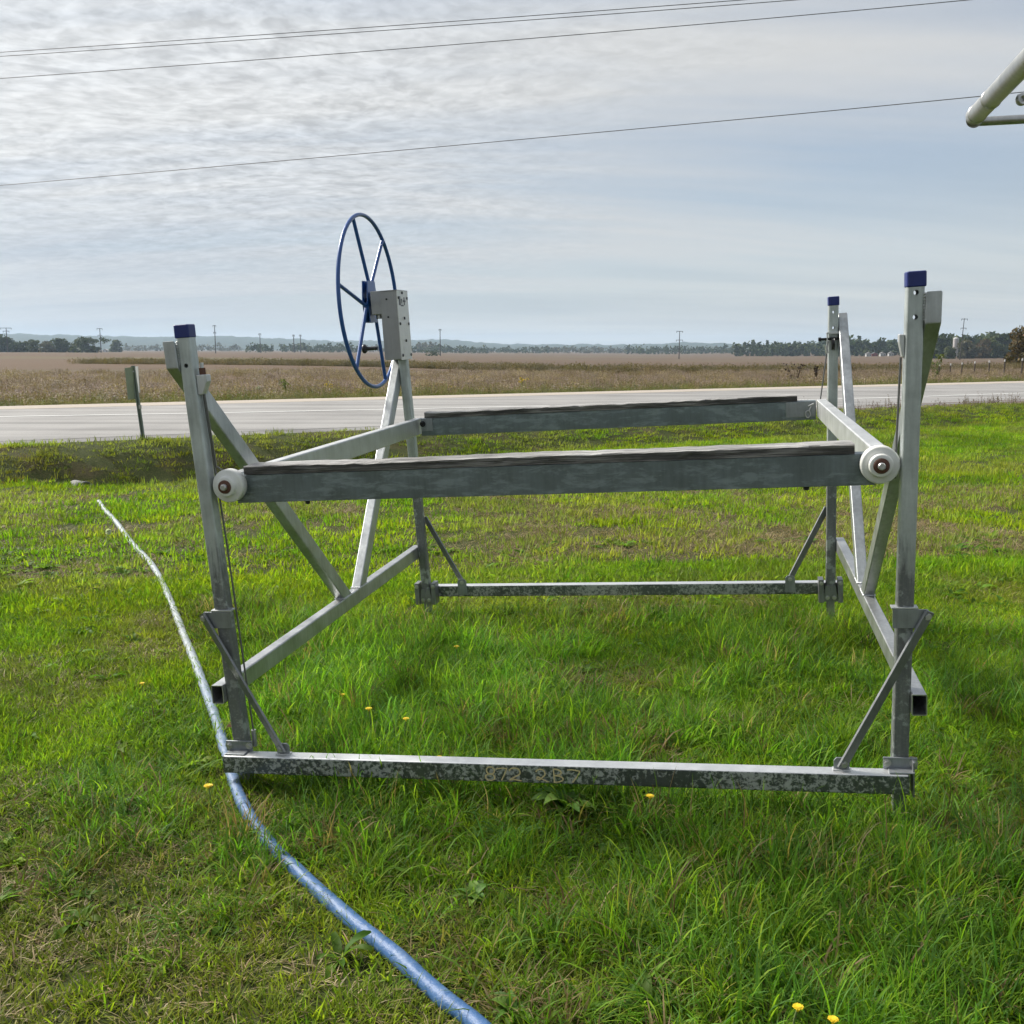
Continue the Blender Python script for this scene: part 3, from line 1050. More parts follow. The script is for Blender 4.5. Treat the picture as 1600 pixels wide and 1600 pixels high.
SOYC = np.array([(0.205, 0.155, 0.125), (0.165, 0.122, 0.10), (0.26, 0.205, 0.155), (0.19, 0.148, 0.112)])
x, y, u, v = uvscatter(6500, U1 + 2.2, U1 + 60, -55, 130, 1.5)
tt = SOYC[rng.integers(0, 4, len(x))] * (1.0 + 0.5 * rng.random((len(x), 1)))
place('soybean_stems', x, y, None, soy_v, 0.6, 1.0, 'dry brown soybean stems filling the field', tint=tt)
x, y, u, v = uvscatter(7000, U1 + 0.25, U1 + 7.5, -30, 110, 1.5)
grn = np.array([(0.15, 0.165, 0.045), (0.11, 0.13, 0.04), (0.20, 0.185, 0.07), (0.20, 0.15, 0.085)])
k = (u - U1) / 7.5
tt = grn[np.clip((rng.random(len(x)) * 3.0 + k * 1.6).astype(int), 0, 3)] * (0.75 + 0.5 * rng.random((len(x), 1)))
place('verge_weeds', x, y, None, weed_v, 0.35, 0.8, 'yellow-green weeds and grasses along the far road verge', tint=tt, zs=0.35 + 0.75 * np.clip(k * 2.5, 0, 1))
# sparse dry stalks on the near road edge
x, y, u, v = uvscatter(160, U0 - 0.5, U0 + 0.1, 15, 60)
tt = np.array([(0.16, 0.12, 0.08), (0.11, 0.07, 0.055)])[rng.integers(0, 2, len(x))]
place('roadside_stalks', x, y, None, weed_v, 0.25, 0.55, 'short dry stalks along the near edge of the road', tint=tt)
# strip of taller grass standing across the field
sx_, sy_ = [], []
for (x0_, y0_, x1_, y1_, n_) in ((-62, 150, -14, 132, 700), (-14, 132, 12, 104, 620), (12, 112, 60, 118, 700), (60, 118, 110, 150, 500)):
    t_ = rng.random(n_)
    sx_.append(x0_ + (x1_ - x0_) * t_ + rng.normal(0, 0.8, n_)); sy_.append(y0_ + (y1_ - y0_) * t_ + rng.normal(0, 2.2, n_))
x = np.concatenate(sx_); y = np.concatenate(sy_)
tt = np.array([(0.15, 0.125, 0.06), (0.115, 0.10, 0.05), (0.20, 0.15, 0.09)])[rng.integers(0, 3, len(x))]
place('field_grass_strip', x, y, None, soy_v, 1.2, 1.9, 'darker strip of taller olive grass across the field', tint=tt)

# ------------------------------------------------------------------ the boat lift
LM = Matrix(((0.97674181, 0.20564940, -0.06069398, 0.42433), (-0.20665082, 0.97835686, -0.01064355, 5.09626),
             (0.05719153, 0.02293846, 0.99809967, 0.00012), (0, 0, 0, 1)))
LR = LM.to_3x3().to_euler()
lift = empty('boat_lift', LM.to_translation(), rot=LR)
tag(lift, 'empty aluminium boat lift frame with blue crank wheel and wooden bunks standing on the lawn', 'boat lift')
LMI = LM.inverted()
w, d, S = 1.2857, 1.3327, 0.056
SPLAY = {(-1, -1): 0.034, (1, -1): 0.030, (1, 1): 0.020, (-1, 1): 0.028}   # outward lean of each post per metre
TOP = {(-1, -1): 1.852, (1, -1): 1.860, (1, 1): 1.848, (-1, 1): 1.72}


def post_x(sx, sy, z):
    return sx * (w + SPLAY[(sx, sy)] * max(0.0, z - 0.2))


def ground_local(sx, sy):
    p = LM @ Vector((sx * w, sy * d, 0))
    return float(gz(p.x, p.y)) - p.z


def make_post(sx, sy, holes):
    mb = MB()
    top = TOP[(sx, sy)]; hw = S / 2; r = 0.008
    fx = hw - r
    zs = [0.045]
    for hz in sorted(holes):
        zs += [hz - 0.02, hz + 0.02]
    zs += [top]
    cy0 = sy * d
    def X(z): return post_x(sx, sy, z)
    for i in range(len(zs) - 1):
        z0, z1 = zs[i], zs[i + 1]
        holed = any(abs((z0 + z1) / 2 - hz) < 1e-4 for hz in holes)
        prof = rrect(S, S, r)
        n = len(prof)
        vs = [(X(z) + a, cy0 + b, z) for z in (z0, z1) for a, b in prof]
        for j in range(n):
            j2 = (j + 1) % n
            front = abs(prof[j][1] + hw) < 1e-5 and abs(prof[j2][1] + hw) < 1e-5
            back = abs(prof[j][1] - hw) < 1e-5 and abs(prof[j2][1] - hw) < 1e-5
            if holed and (front or back):
                yy = cy0 + (-hw if front else hw)
                zm = (z0 + z1) / 2
                cor = [(X(z0) - fx, yy, z0), (X(z0) + fx, yy, z0), (X(z1) + fx, yy, z1), (X(z1) - fx, yy, z1)]
                m = 16; hr = 0.0085
                hv = [(X(zm) + hr * math.cos(R(225 + 360 * q / m)), yy, zm + hr * math.sin(R(225 + 360 * q / m))) for q in range(m)]
                fs = []
                for q in range(4):
                    seg_ = [4 + ((q * 4 + s_) % m) for s_ in range(5)]
                    fs.append((q, (q + 1) % 4, *reversed(seg_)))
                mb.add(cor + hv, fs)
            else:
                mb.add([vs[j], vs[j2], vs[n + j2], vs[n + j]], [(0, 1, 2, 3)])
    # weld
    me = bpy.data.meshes.new('post')
    me.from_pydata(mb.v, [], mb.f)
    bm = bmesh.new(); bm.from_mesh(me)
    bmesh.ops.remove_doubles(bm, verts=bm.verts, dist=1e-5)
    bmesh.ops.recalc_face_normals(bm, faces=bm.faces)
    bm.to_mesh(me); bm.free()
    o = link_mesh('post', me, M['post'], lift)
    if (sx, sy) != (-1, 1):
        c = MB()
        xt = X(top)
        c.profile((xt, cy0, top - 0.046), (xt, cy0, top + 0.006), rrect(S + 0.007, S + 0.007, 0.008), None, (0, 1, 0))
        c.build('cap', M['cap'], o, 0.005, 3)
    # telescoping inner leg and ground pad
    gl = ground_local(sx, sy)
    lg_ = MB()
    lg_.rtube((sx * w, cy0, 0.07), (sx * w, cy0, gl - 0.02), 0.046, 0.046, 0.004, 0.006, (0, 1, 0))
    lgo = lg_.build('inner_leg', M['foot'], o)
    MB().box((sx * w, cy0, gl - 0.012), (0.20, 0.20, 0.010)).build('foot_pad', M['foot'], o, 0.002)
    return o


posts = {}
posts[(-1, -1)] = make_post(-1, -1, [1.70])
posts[(1, -1)] = make_post(1, -1, [1.716, 1.796])
posts[(1, 1)] = make_post(1, 1, [1.675, 1.765])
posts[(-1, 1)] = make_post(-1, 1, [])

# hex bolt
def bolt(p, axis, parent, r=0.010, h=0.008, mat=None, name='bolt'):
    p = Vector(p); t = Vector(axis)
    mb = MB()
    mb.cyl(p, p + t * 0.002, r * 1.45, 16)
    mb.cyl(p + t * 0.002, p + t * (0.002 + h), r, 6, False)
    mb.cyl(p + t * (0.002 + h), p + t * (0.004 + h), r * 0.7, 12)
    return mb.build(name, mat or M['bolt'], parent)


# foot beams: lake scale on the sides; sky light put into a paler top colour
def lit_top(o):
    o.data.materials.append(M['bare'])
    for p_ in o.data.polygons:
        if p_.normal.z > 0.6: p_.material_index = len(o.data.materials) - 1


# foot beams
NB_Y = -d - S / 2 - 0.033
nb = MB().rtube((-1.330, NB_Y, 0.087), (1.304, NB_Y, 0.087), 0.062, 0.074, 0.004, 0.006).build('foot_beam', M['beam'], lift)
lit_top(nb)
nb['label'] = 'near foot beam with faded tan numbers on flaking grey metal'
for sx in (-1, 1):
    xe = -1.333 if sx < 0 else 1.307
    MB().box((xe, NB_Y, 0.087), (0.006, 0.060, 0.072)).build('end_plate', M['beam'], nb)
FB_Y = d + S / 2 + 0.033
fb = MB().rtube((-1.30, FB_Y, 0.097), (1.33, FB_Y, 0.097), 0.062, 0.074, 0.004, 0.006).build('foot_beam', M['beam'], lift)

lit_top(fb)

# hand-painted registration figures on the near beam
def strokes(parent, ylev, z0, hgt, glyphs):
    for (x0, wd, polys) in glyphs:
        mb = MB()
        for poly in polys:
            pts = [(x0 + a * wd, z0 + b * hgt) for a, b in poly]
            for (a, b) in zip(pts[:-1], pts[1:]):
                dv = Vector((b[0] - a[0], b[1] - a[1])); ln_ = max(dv.length, 1e-5)
                nn = Vector((-dv.y, dv.x)) / ln_ * (0.0024 + 0.0008 * random.random())
                dv = dv / ln_ * 0.001
                q = [(a[0] - dv.x + nn.x, a[1] - dv.y + nn.y), (a[0] - dv.x - nn.x, a[1] - dv.y - nn.y),
                     (b[0] + dv.x - nn.x, b[1] + dv.y - nn.y), (b[0] + dv.x + nn.x, b[1] + dv.y + nn.y)]
                off = ylev - random.random() * 0.0004
                mb.add([(p[0], off, p[1]) for p in q], [(0, 1, 2, 3)])
        mb.build('painted_figure', M['paintmark'], parent, recalc=False)


def arc(cx, cy, rx, ry, a0, a1, n=14):
    return [(cx + rx * math.cos(R(a0 + (a1 - a0) * i / n)), cy + ry * math.sin(R(a0 + (a1 - a0) * i / n))) for i in range(n + 1)]


G8 = [arc(0.55, 0.72, 0.40, 0.27, 0, 360), arc(0.48, 0.22, 0.46, 0.24, 100, 440)]
G7 = [[(0.0, 0.92), (0.35, 0.95), (0.95, 0.86), (0.75, 0.5), (0.35, 0.02)]]
G7b = [[(0.0, 0.86), (0.6, 0.92), (1.0, 0.90), (0.8, 0.55), (0.45, 0.02)]]
G2 = [arc(0.5, 0.66, 0.45, 0.30, 165, -40, 12) + [(0.25, 0.18), (0.05, 0.04), (0.4, 0.12), (1.0, 0.02)]]
G2b = [arc(0.45, 0.62, 0.40, 0.30, 160, -30, 12) + [(0.35, 0.14), (0.10, 0.20), (0.20, 0.36), (0.5, 0.22), (1.1, 0.0)]]
GB = [[(0.2, 0.02), (0.15, 0.95)], arc(0.2, 0.72, 0.65, 0.24, 90, -90, 10), arc(0.2, 0.25, 0.8, 0.25, 90, -95, 10)]
X0 = -0.235
strokes(nb, NB_Y - 0.031 - 0.0016, 0.058, 0.055,
               [(X0, 0.040, G8), (X0 + 0.045, 0.042, G7b), (X0 + 0.093, 0.048, G2), (X0 + 0.197, 0.045, G2b), (X0 + 0.262, 0.042, GB), (X0 + 0.322, 0.050, G7)])

# side rails and diagonal braces
def shear(mb, k, z0, x0):
    mb.v = [(p[0] + k * (p[2] - z0), p[1], p[2]) for p in mb.v]
    return mb


for sx in (-1, 1):
    xr = sx * (w + 0.006 + S / 2 + 0.027)
    ra = MB().rtube((xr, -d - 0.055, 0.372), (xr, d + 0.045, 0.372), 0.052, 0.078, 0.004, 0.006).build('side_rail', M['rail'], lift)
    for sy in (-1, 1):
        y0, z0 = 0.155 + sy * 0.118, 0.4125
        y1, z1 = sy * (d + 0.042), (1.745 if sy < 0 else (1.70 if sx > 0 else 1.60))
        t = Vector((y1 - y0, z1 - z0)).normalized(); n = Vector((-t.y, t.x)) * 0.039
        def at_z(p, zz): return (p[0] + t.x / t.y * (zz - p[1]), zz)
        def at_y(p, yy): return (yy, p[1] + t.y / t.x * (yy - p[0]))
        a, b = Vector((y0, z0)) + n, Vector((y0, z0)) - n
        poly = [at_z(a, z0), at_z(b, z0), at_y(b, y1), at_y(a, y1)]
        mb = MB().prism(poly, 'x', xr - 0.026, xr + 0.026)
        shear(mb, sx * SPLAY[(sx, sy)], z0, xr)
        br_ = mb.build('diagonal_brace', M['brace'], lift, 0.005, 3)
        wb = MB()
        for q in range(9):
            for e in (-1, 1):
                yy = poly[0 if e < 0 else 1][0]
                wb.lathe((xr - 0.024 + 0.006 * q + random.gauss(0, 0.0006), yy + random.gauss(0, 0.0008) , z0 - 0.004), (0, 0, 1), [(0, 0.002), (0.003, 0.0055), (0.007, 0.0045), (0.010, 0.001)], 7)
        for q in range(12):
            for e in (-1, 1):
                wb.lathe((xr + e * 0.0265, min(poly[0][0], poly[1][0]) + abs(poly[1][0] - poly[0][0]) * q / 11, z0 - 0.004), (0, 0, 1), [(0, 0.002), (0.003, 0.0045), (0.006, 0.0035), (0.009, 0.001)], 7)
        wb.build('weld_bead', M['bar'], br_)

# carriage: side bars, channels, bunks, rollers
for sx in (-1, 1):
    MB().rtube((sx * 1.243, -d + 0.046, 1.211), (sx * 1.243, d - 0.046, 1.211), 0.056, 0.102, 0.004, 0.006).build('carriage_side_bar', M['bar'], lift)


def channel(yc, face, z0, z1, x0, x1):
    """C-channel: web towards the camera, flanges behind"""
    mb = MB(); t = 0.006; fl = 0.07
    mb.prism([(yc, z0), (yc, z1), (yc + fl * face, z1), (yc + fl * face, z1 - t), (yc + t * face, z1 - t), (yc + t * face, z0 + t), (yc + fl * face, z0 + t), (yc + fl * face, z0)], 'x', x0, x1)
    return mb


nch = channel(-1.302, 1, 1.146, 1.257, -1.212, 1.212).build('cross_channel', M['channel'], lift, 0.0015)
fch = channel(1.215, 1, 1.152, 1.262, -1.205, 1.205).build('cross_channel', M['channel'], lift, 0.0015)


def plank(parent, x0, x1, y0, y1, z0, z1, seed):
    mb = MB()
    nx = 60; rs = random.Random(seed)
    rows = []
    for i in range(nx + 1):
        xx = x0 + (x1 - x0) * i / nx
        wv = 0.0012 * math.sin(i * 0.23 + seed) + rs.gauss(0, 0.0009)
        j = lambda: rs.gauss(0, 0.0009)
        rows.append([(xx, y0 + j(), z0 + wv * 0.4), (xx, y0 + j(), z1 - 0.003 + wv + j()), (xx, y0 + 0.004, z1 + wv + j()),
                     (xx, (y0 + y1) / 2, z1 + wv + 0.001 + j()), (xx, y1 - 0.004, z1 + wv), (xx, y1, z1 - 0.004 + wv), (xx, y1, z0 + wv * 0.4)])
    vs = [p for r_ in rows for p in r_]; k = 7
    fs = [(i * k + j, i * k + (j + 1) % k, (i + 1) * k + (j + 1) % k, (i + 1) * k + j) for i in range(nx) for j in range(k)]
    fs += [tuple(range(k)), tuple(range(nx * k + k - 1, nx * k - 1, -1))]
    mb.add(vs, fs)
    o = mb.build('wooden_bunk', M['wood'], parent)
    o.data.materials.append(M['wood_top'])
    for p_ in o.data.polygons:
        if p_.normal.z > 0.6: p_.material_index = 1  # upward faces take the paler wood
    return o


plank(nch, -1.170, 1.143, -1.306, -1.170, 1.2585, 1.291, 1)
plank(fch, -1.178, 1.100, 1.211, 1.345, 1.2635, 1.297, 2)
for xx in (-0.92, 0.98):
    bolt((xx, -1.285, 1.146), (0, 0, -1), nch, 0.010, 0.010, M['hole'])
# hanger plates on the far channel
pl = MB().box((-1.165, 1.212, 1.222), (0.075, 0.005, 0.080)).build('hanger_plate', M['plate'], fch, 0.001)
pr = MB().box((1.118, 1.212, 1.215), (0.168, 0.005, 0.090)).build('hanger_plate', M['plate'], fch, 0.001)
bolt((-1.192, 1.2095, 1.228), (0, -1, 0), pl, 0.013, 0.02, M['hole'])
# linked shackle hanging by the right plate
mb = MB()
mb.sweep([(1.158 + 0.014 * math.cos(a), 1.203, 1.186 + 0.020 * math.sin(a)) for a in np.linspace(0, 2 * math.pi, 14, endpoint=False)], 0.0035, 8, True)
mb.cyl((1.165, 1.203, 1.205), (1.178, 1.206, 1.240), 0.005, 8)
mb.cyl((1.160, 1.203, 1.232), (1.192, 1.203, 1.246), 0.0045, 8)
mb.build('shackle', M['bolt'], pr)

# rollers
for sx in (-1, 1):
    c = (sx * 1.2225, -1.310, 1.222)
    r = 0.066
    ro = MB().lathe(c, (0, -1, 0), [(0, r * 0.93), (0.004, r), (0.034, r), (0.040, r * 0.97), (0.043, r * 0.90), (0.0435, r * 0.66), (0.047, r * 0.63), (0.060, r * 0.60), (0.064, r * 0.56), (0.064, r * 0.42)], 40).build('roller', M['white_roller'], lift)
    MB().lathe((c[0], c[1] - 0.0642, c[2]), (0, -1, 0), [(0, r * 0.41), (0.004, r * 0.40), (0.004, r * 0.2)], 24).build('rusty_washer', M['rust'], ro)
    MB().lathe((c[0], c[1] - 0.0682, c[2]), (0, -1, 0), [(0, r * 0.20), (0.010, r * 0.195), (0.013, r * 0.15)], 18).build('axle_pin', M['bolt'], ro)

# corner gussets: flat bars from post tabs to beam tabs
for sx in (-1, 1):
    # near side
    y = -d - S / 2
    xt, zt = post_x(sx, -1, 0.68), 0.680
    tb = MB().prism([(xt - sx * 0.040, zt - 0.034), (xt - sx * 0.040, zt + 0.034), (xt + sx * 0.075, zt + 0.034), (xt + sx * 0.088, zt + 0.018), (xt + sx * 0.080, zt - 0.012), (xt + sx * 0.042, zt - 0.034)], 'y', y - 0.001, y - 0.007).build('gusset_tab', M['plate'], posts[(sx, -1)], 0.001)
    MB().box((xt, y + 0.012, zt + 0.0385), (0.088, 0.040, 0.006)).build('tab_lip', M['bar'], posts[(sx, -1)], 0.001)
    p0 = Vector((xt + sx * 0.073, y - 0.014, zt + 0.012)); p1 = Vector((sx * 1.090, y - 0.034, 0.150))
    g = MB().bar(p0 - (p1 - p0).normalized() * 0.018, p1 + (p1 - p0).normalized() * 0.018, 0.011, 0.034, 0.002, (0, -0.2, 1)).build('corner_brace', M['darkbar'], lift)
    bolt(p0 + Vector((0, -0.006, 0)), (0, -1, 0), g, 0.009, 0.006)
    bolt(p1 + Vector((0, -0.006, 0)), (0, -1, 0), g, 0.009, 0.006)
    xb = sx * 1.083
    MB().prism([(xb - 0.027, 0.1245), (xb - 0.027, 0.158), (xb - 0.018, 0.170), (xb + 0.018, 0.170), (xb + 0.027, 0.158), (xb + 0.027, 0.1245)], 'y', p1.y + 0.006, p1.y + 0.012).build('beam_tab', M['plate'], nb, 0.001)
    MB().box((xb, p1.y + 0.009, 0.1265), (0.062, 0.03, 0.004)).build('weld_foot', M['bar'], nb, 0.001)
    # clamp around the post above the beam
    cx = sx * w
    cl = MB().box((cx, y - 0.006, 0.146), (0.116, 0.008, 0.044)).box((cx, y - 0.03, 0.1275), (0.086, 0.050, 0.006)).build('post_clamp', M['plate'], nb, 0.002)
    for q in (-1, 1):
        bolt((cx + q * 0.045, y - 0.0105, 0.148), (0, -1, 0), cl, 0.010, 0.007)
    if sx > 0:
        MB().box((1.326, -d - 0.045, 0.100), (0.006, 0.060, 0.130)).build('clamp_cheek', M['darkbar'], nb, 0.001)
    # far side
    y = d + S / 2
    xt = post_x(sx, 1, 0.60)
    p0 = Vector((xt - sx * 0.02, y + 0.012, 0.60)); p1 = Vector((sx * 1.055, y + 0.012, 0.165))
    g = MB().bar(p0, p1 + (p1 - p0).normalized() * 0.02, 0.011, 0.036, 0.002, (0, -0.2, 1)).build('corner_brace', M['darkbar'], lift)
    xb = sx * 1.050
    tb = MB().prism([(xb - 0.033, 0.075), (xb - 0.029, 0.165), (xb - 0.018, 0.180), (xb + 0.018, 0.180), (xb + 0.029, 0.165), (xb + 0.033, 0.075)], 'y', y + 0.0005, y - 0.0055).build('beam_tab', M['plate'], fb, 0.001)
    bolt((xb, y - 0.006, 0.158), (0, -1, 0), tb, 0.009, 0.006)
    for q in (-1, 1):
        cp = MB().box((sx * w + q * 0.056, y - 0.035, 0.098), (0.030, 0.085, 0.145)).build('post_clamp', M['darkbar'], fb, 0.003)
        bolt((sx * w + q * 0.056, y - 0.078, 0.148), (0, -1, 0), cp, 0.009, 0.006)
    # pulley bracket low on the far posts
    pb = MB()
    for q in (-1, 1):
        pb.prism([(sx * w + q * 0.016 - 0.016, 0.13), (sx * w + q * 0.016 + 0.012, 0.13), (sx * w + q * 0.020 + 0.024, 0.03), (sx * w + q * 0.020 - 0.024, 0.03)], 'y', d - S / 2 - 0.004, d - S / 2 - 0.010)
    pbo = pb.build('pulley_bracket', M['darkbar'], posts[(sx, 1)], 0.001)
    bolt((sx * w - 0.02, d - S / 2 - 0.010, 0.055), (0, -1, 0), pbo, 0.009, 0.008)
    bolt((sx * w + 0.02, d - S / 2 - 0.010, 0.055), (0, -1, 0), pbo, 0.009, 0.008)
# tabs on the far posts, facing away
for sx, zz in ((-1, 0.845), (1, 0.865)):
    xx = post_x(sx, 1, zz)
    tb = MB().prism([(xx + sx * 0.0385, zz - 0.055), (xx + sx * 0.0385, zz + 0.035), (xx + sx * 0.075, zz + 0.035), (xx + sx * 0.075, zz - 0.015), (xx + sx * 0.048, zz - 0.06)], 'y', d + 0.02, d + 0.026).build('gusset_tab', M['darkbar'], posts[(sx, 1)], 0.001)
    bolt((xx + sx * 0.060, d + 0.02, zz + 0.008), (0, -1, 0), tb, 0.008, 0.005)

# cable anchors at the head of the near posts
for sx in (-1, 1):
    xi = post_x(sx, -1, 1.62) - sx * S / 2
    aw = 0.044 if sx < 0 else 0.018
    an = MB().prism([(xi, 1.585), (xi, 1.662), (xi - sx * aw, 1.662), (xi - sx * aw, 1.635), (xi - sx * aw * 0.45, 1.585)], 'y', -d + 0.018, -d - 0.018).build('cable_anchor', M['bar'], posts[(sx, -1)], 0.003)
    if sx < 0:
      MB().cyl((xi - sx * 0.020, -d, 1.662), (xi - sx * 0.020, -d, 1.688), 0.014, 6, False).build('rusty_nut', M['rust'], an)
      MB().cyl((xi - sx * 0.020, -d, 1.688), (xi - sx * 0.020, -d, 1.708), 0.007, 12).build('threaded_end', M['bolt'], an)
    # weld bead where the brace end meets the post
    xo = post_x(sx, -1, 1.76) + sx * S / 2
    wb = MB()
    pts = [(xo + sx * 0.001 + random.gauss(0, 0.0008), -d - S / 2 + 0.004 + random.gauss(0, 0.0008), 1.705 + 0.0095 * i) for i in range(10)]
    for p in pts:
        wb.lathe((p[0], p[1], p[2] - 0.005), (0, 0, 1), [(0, 0.001), (0.003, 0.0055), (0.007, 0.0055), (0.010, 0.001)], 8)
    wb.build('weld_bead', M['bar'], posts[(sx, -1)])

# holes and dents drilled through the right near brace are shown by dark grommets
xq = post_x(1, -1, 1.6) + S / 2 + 0.027

# cables
def cable(pts, r=0.004):
    return MB().sweep(pts, r, 8).build('cable', M['cable'], lift)


xl = post_x(-1, -1, 1.6) + S / 2 + 0.018
cable([(xl, -d, 1.585), (xl + 0.010, -d + 0.01, 1.30), (-1.250, -d + 0.055, 1.262)])
cable([(xl - 0.012, -d + 0.012, 1.585), (-1.279, -d + 0.030, 1.0), (-1.250, -d + 0.03, 0.17)])
MB().cyl((-1.250, -d + 0.03, 0.12), (-1.250, -d + 0.03, 0.19), 0.010, 10).build('cable_ferrule', M['bolt'], lift)
xrr = post_x(1, -1, 1.6) - S / 2 - 0.010
cable([(xrr, -d, 1.585), (xrr - 0.014, -d + 0.01, 1.25), (xrr - 0.016, -d + 0.01, 1.17)])
xf = post_x(1, 1, 1.6)
cable([(xf - 0.030, d - S / 2 - 0.012, 1.60), (xf - 0.046, d - S / 2 - 0.012, 1.48), (1.235, d - 0.06, 1.265)])
MB().cyl((xf - 0.036, d - S / 2 - 0.012, 1.53), (xf - 0.042, d - S / 2 - 0.012, 1.575), 0.008, 10).build('cable_ferrule', M['bolt'], lift)
# pulley head on the far right post
hd = MB().box((xf, d - S / 2 - 0.012, 1.645), (0.078, 0.022, 0.012)).box((xf - 0.036, d - S / 2 - 0.012, 1.600), (0.006, 0.022, 0.09)).box((xf + 0.036, d - S / 2 - 0.012, 1.600), (0.006, 0.022, 0.09)).build('pulley_head', M['bar'], posts[(1, 1)], 0.001)
MB().lathe((xf - 0.012, d - S / 2 - 0.014, 1.585), (1, 0, 0), [(0, 0.040), (0.004, 0.034), (0.012, 0.034), (0.016, 0.040)], 24).build('pulley', M['black'], posts[(1, 1)])
MB().cyl((xf - 0.085, d - S / 2 - 0.012, 1.612), (xf + 0.075, d - S / 2 - 0.012, 1.612), 0.008, 10).lathe((xf - 0.085, d - S / 2 - 0.012, 1.612), (1, 0, 0), [(0, 0.012), (0.016, 0.012)], 8).build('pulley_pin', M['hole'], posts[(1, 1)])

# winch housing
bx0, bx1, by0, by1, bz0, bz1 = -1.400, -1.288, 1.185, 1.400, 1.640, 2.068
wh = MB().span((bx0, by0, bz0), (bx1 - 0.004, by1, bz1 - 0.004)).build('winch_housing', M['housing'], lift, 0.003)
sd = MB().span((bx1 - 0.0035, by0 - 0.002, bz0 - 0.004), (bx1, by1 + 0.002, bz1)).build('side_cover', M['housing_side'], wh)
MB().span((bx0 - 0.002, by0 - 0.003, bz1 - 0.0035), (bx1 + 0.001, by1 + 0.003, bz1 + 0.0005)).build('top_cover', M['housing'], wh)
for zz in (2.015, 1.905):
    MB().cyl((-1.358 if zz > 2 else -1.355, by0 - 0.0005, zz), (-1.358 if zz > 2 else -1.355, by0 - 0.004, zz), 0.006, 10).build('screw', M['hole'], wh)
for (yy, zz) in ((by0 + 0.02, 2.02), (by1 - 0.02, 2.02), (by0 + 0.02, 1.86), (by1 - 0.02, 1.86), (1.30, 1.895), (1.30, 1.755), (by0 + 0.025, 1.665), (by1 - 0.02, 1.665), (1.285, 2.052)):
    MB().cyl((bx1 + 0.0005, yy, zz), (bx1 + 0.005, yy, zz), 0.009, 10).build('screw', M['hole'], sd)
# printed mark and small label on the cover
pm = MB()
X1 = bx1 + 0.0015
for (ya, yb, za, zb) in ((1.215, 1.245, 1.975, 2.03), (1.245, 1.30, 1.968, 1.978), (1.262, 1.275, 1.985, 2.015), (1.295, 1.345, 1.995, 2.006), (1.313, 1.327, 1.976, 2.025)):
    pm.span((X1 - 0.001, ya, za), (X1, yb, zb))
pm.build('printed_mark', M['black'], sd)
MB().span((X1 - 0.001, 1.245, 1.660), (X1, 1.335, 1.722)).build('small_label', M['sticker'], sd)
gb = MB().span((-1.468, 1.20, 1.925), (bx0 - 0.001, 1.325, 2.070)).build('gear_box', M['housing'], lift, 0.004)
MB().cyl((-1.440, 1.262, 1.90), (-1.440, 1.262, 1.926), 0.020, 14).build('gear_box_plug', M['bolt'], gb)

# crank wheel
WC = Vector((-1.505, 1.290, 2.010)); WR = 0.535
rim_pts = [WC + Vector((0, WR * math.sin(a), WR * math.cos(a))) for a in np.linspace(0, 2 * math.pi, 72, endpoint=False)]
rim = MB().sweep(rim_pts, 0.0125, 14, True).build('crank_wheel', M['wheel'], lift)
rim['label'] = 'large dark blue crank wheel with six spokes'
for q in range(6):
    a = R(-20 + 60 * q)
    dv = Vector((0, math.sin(a), math.cos(a)))
    side = Vector((0, math.cos(a), -math.sin(a)))
    s_off = side * (0.05 if q % 2 == 0 else -0.05)
    p_in = WC + dv * 0.05 + s_off * 0.9
    MB().cyl(p_in + Vector((0.004, 0, 0)), WC + dv * (WR - 0.004), 0.0115, 14).build('spoke', M['wheel'], rim)
# twin hub plates
for off in (-0.016, 0.016):
    poly = []
    for (a, rr) in ((-30, 0.15), (30, 0.15), (90, 0.105), (150, 0.15), (210, 0.15), (270, 0.105)):
        poly.append((WC.y + rr * math.sin(R(a)) * 0.9, WC.z + rr * math.cos(R(a))))
    MB().prism(poly, 'x', WC.x + off - 0.003, WC.x + off + 0.003).build('hub_plate', M['wheel'], rim, 0.001)
MB().cyl(WC + Vector((-0.03, 0, 0)), WC + Vector((0.055, 0, 0)), 0.028, 18).build('hub', M['black'], rim)
a = R(160)
hp = WC + Vector((0, 0.31 * math.sin(a), 0.31 * math.cos(a)))
MB().lathe(hp + Vector((-0.012, 0, 0)), (-1, 0, 0), [(0, 0.012), (0.05, 0.012), (0.075, 0.014), (0.078, 0.026), (0.085, 0.030), (0.094, 0.030), (0.100, 0.024)], 18).build('handle_knob', M['black'], rim)

# ------------------------------------------------------------------ hose on the lawn
hz = gz(HP[:, 0], HP[:, 1])
rad = 0.0250 + 0.0009 * np.sin(np.arange(len(HP)) * 0.7) + rng.normal(0, 0.0003, len(HP))
fine = catmull(np.column_stack([HP, hz + 0.020 - 0.012 * sstep(4.5, 9, HP[:, 1])]), 3)
fr = np.interp(np.linspace(0, 1, len(fine)), np.linspace(0, 1, len(rad)), rad)
fine[:, 2] += 0.003 * np.sin(np.arange(len(fine)) * 0.07)
hose = MB().sweep([tuple(p) for p in fine], list(fr), 18).build('discharge_hose', M['hose'])
tag(hose, 'long blue plastic hose lying in the grass, paler towards the ditch', 'hose')

# ------------------------------------------------------------------ canopy frame corner at the upper right
cf = empty('canopy_frame', (1.515, 3.56, float(gz(1.515, 3.56))))
tag(cf, 'corner of a round-tube aluminium canopy frame reaching in at the upper right', 'canopy frame')
base = Vector(cf.location)
Pc = Vector((1.530, 3.56, 2.412)); Pn = Vector((1.385, 2.91, 2.419))
dirn = (Pn - Pc).normalized()


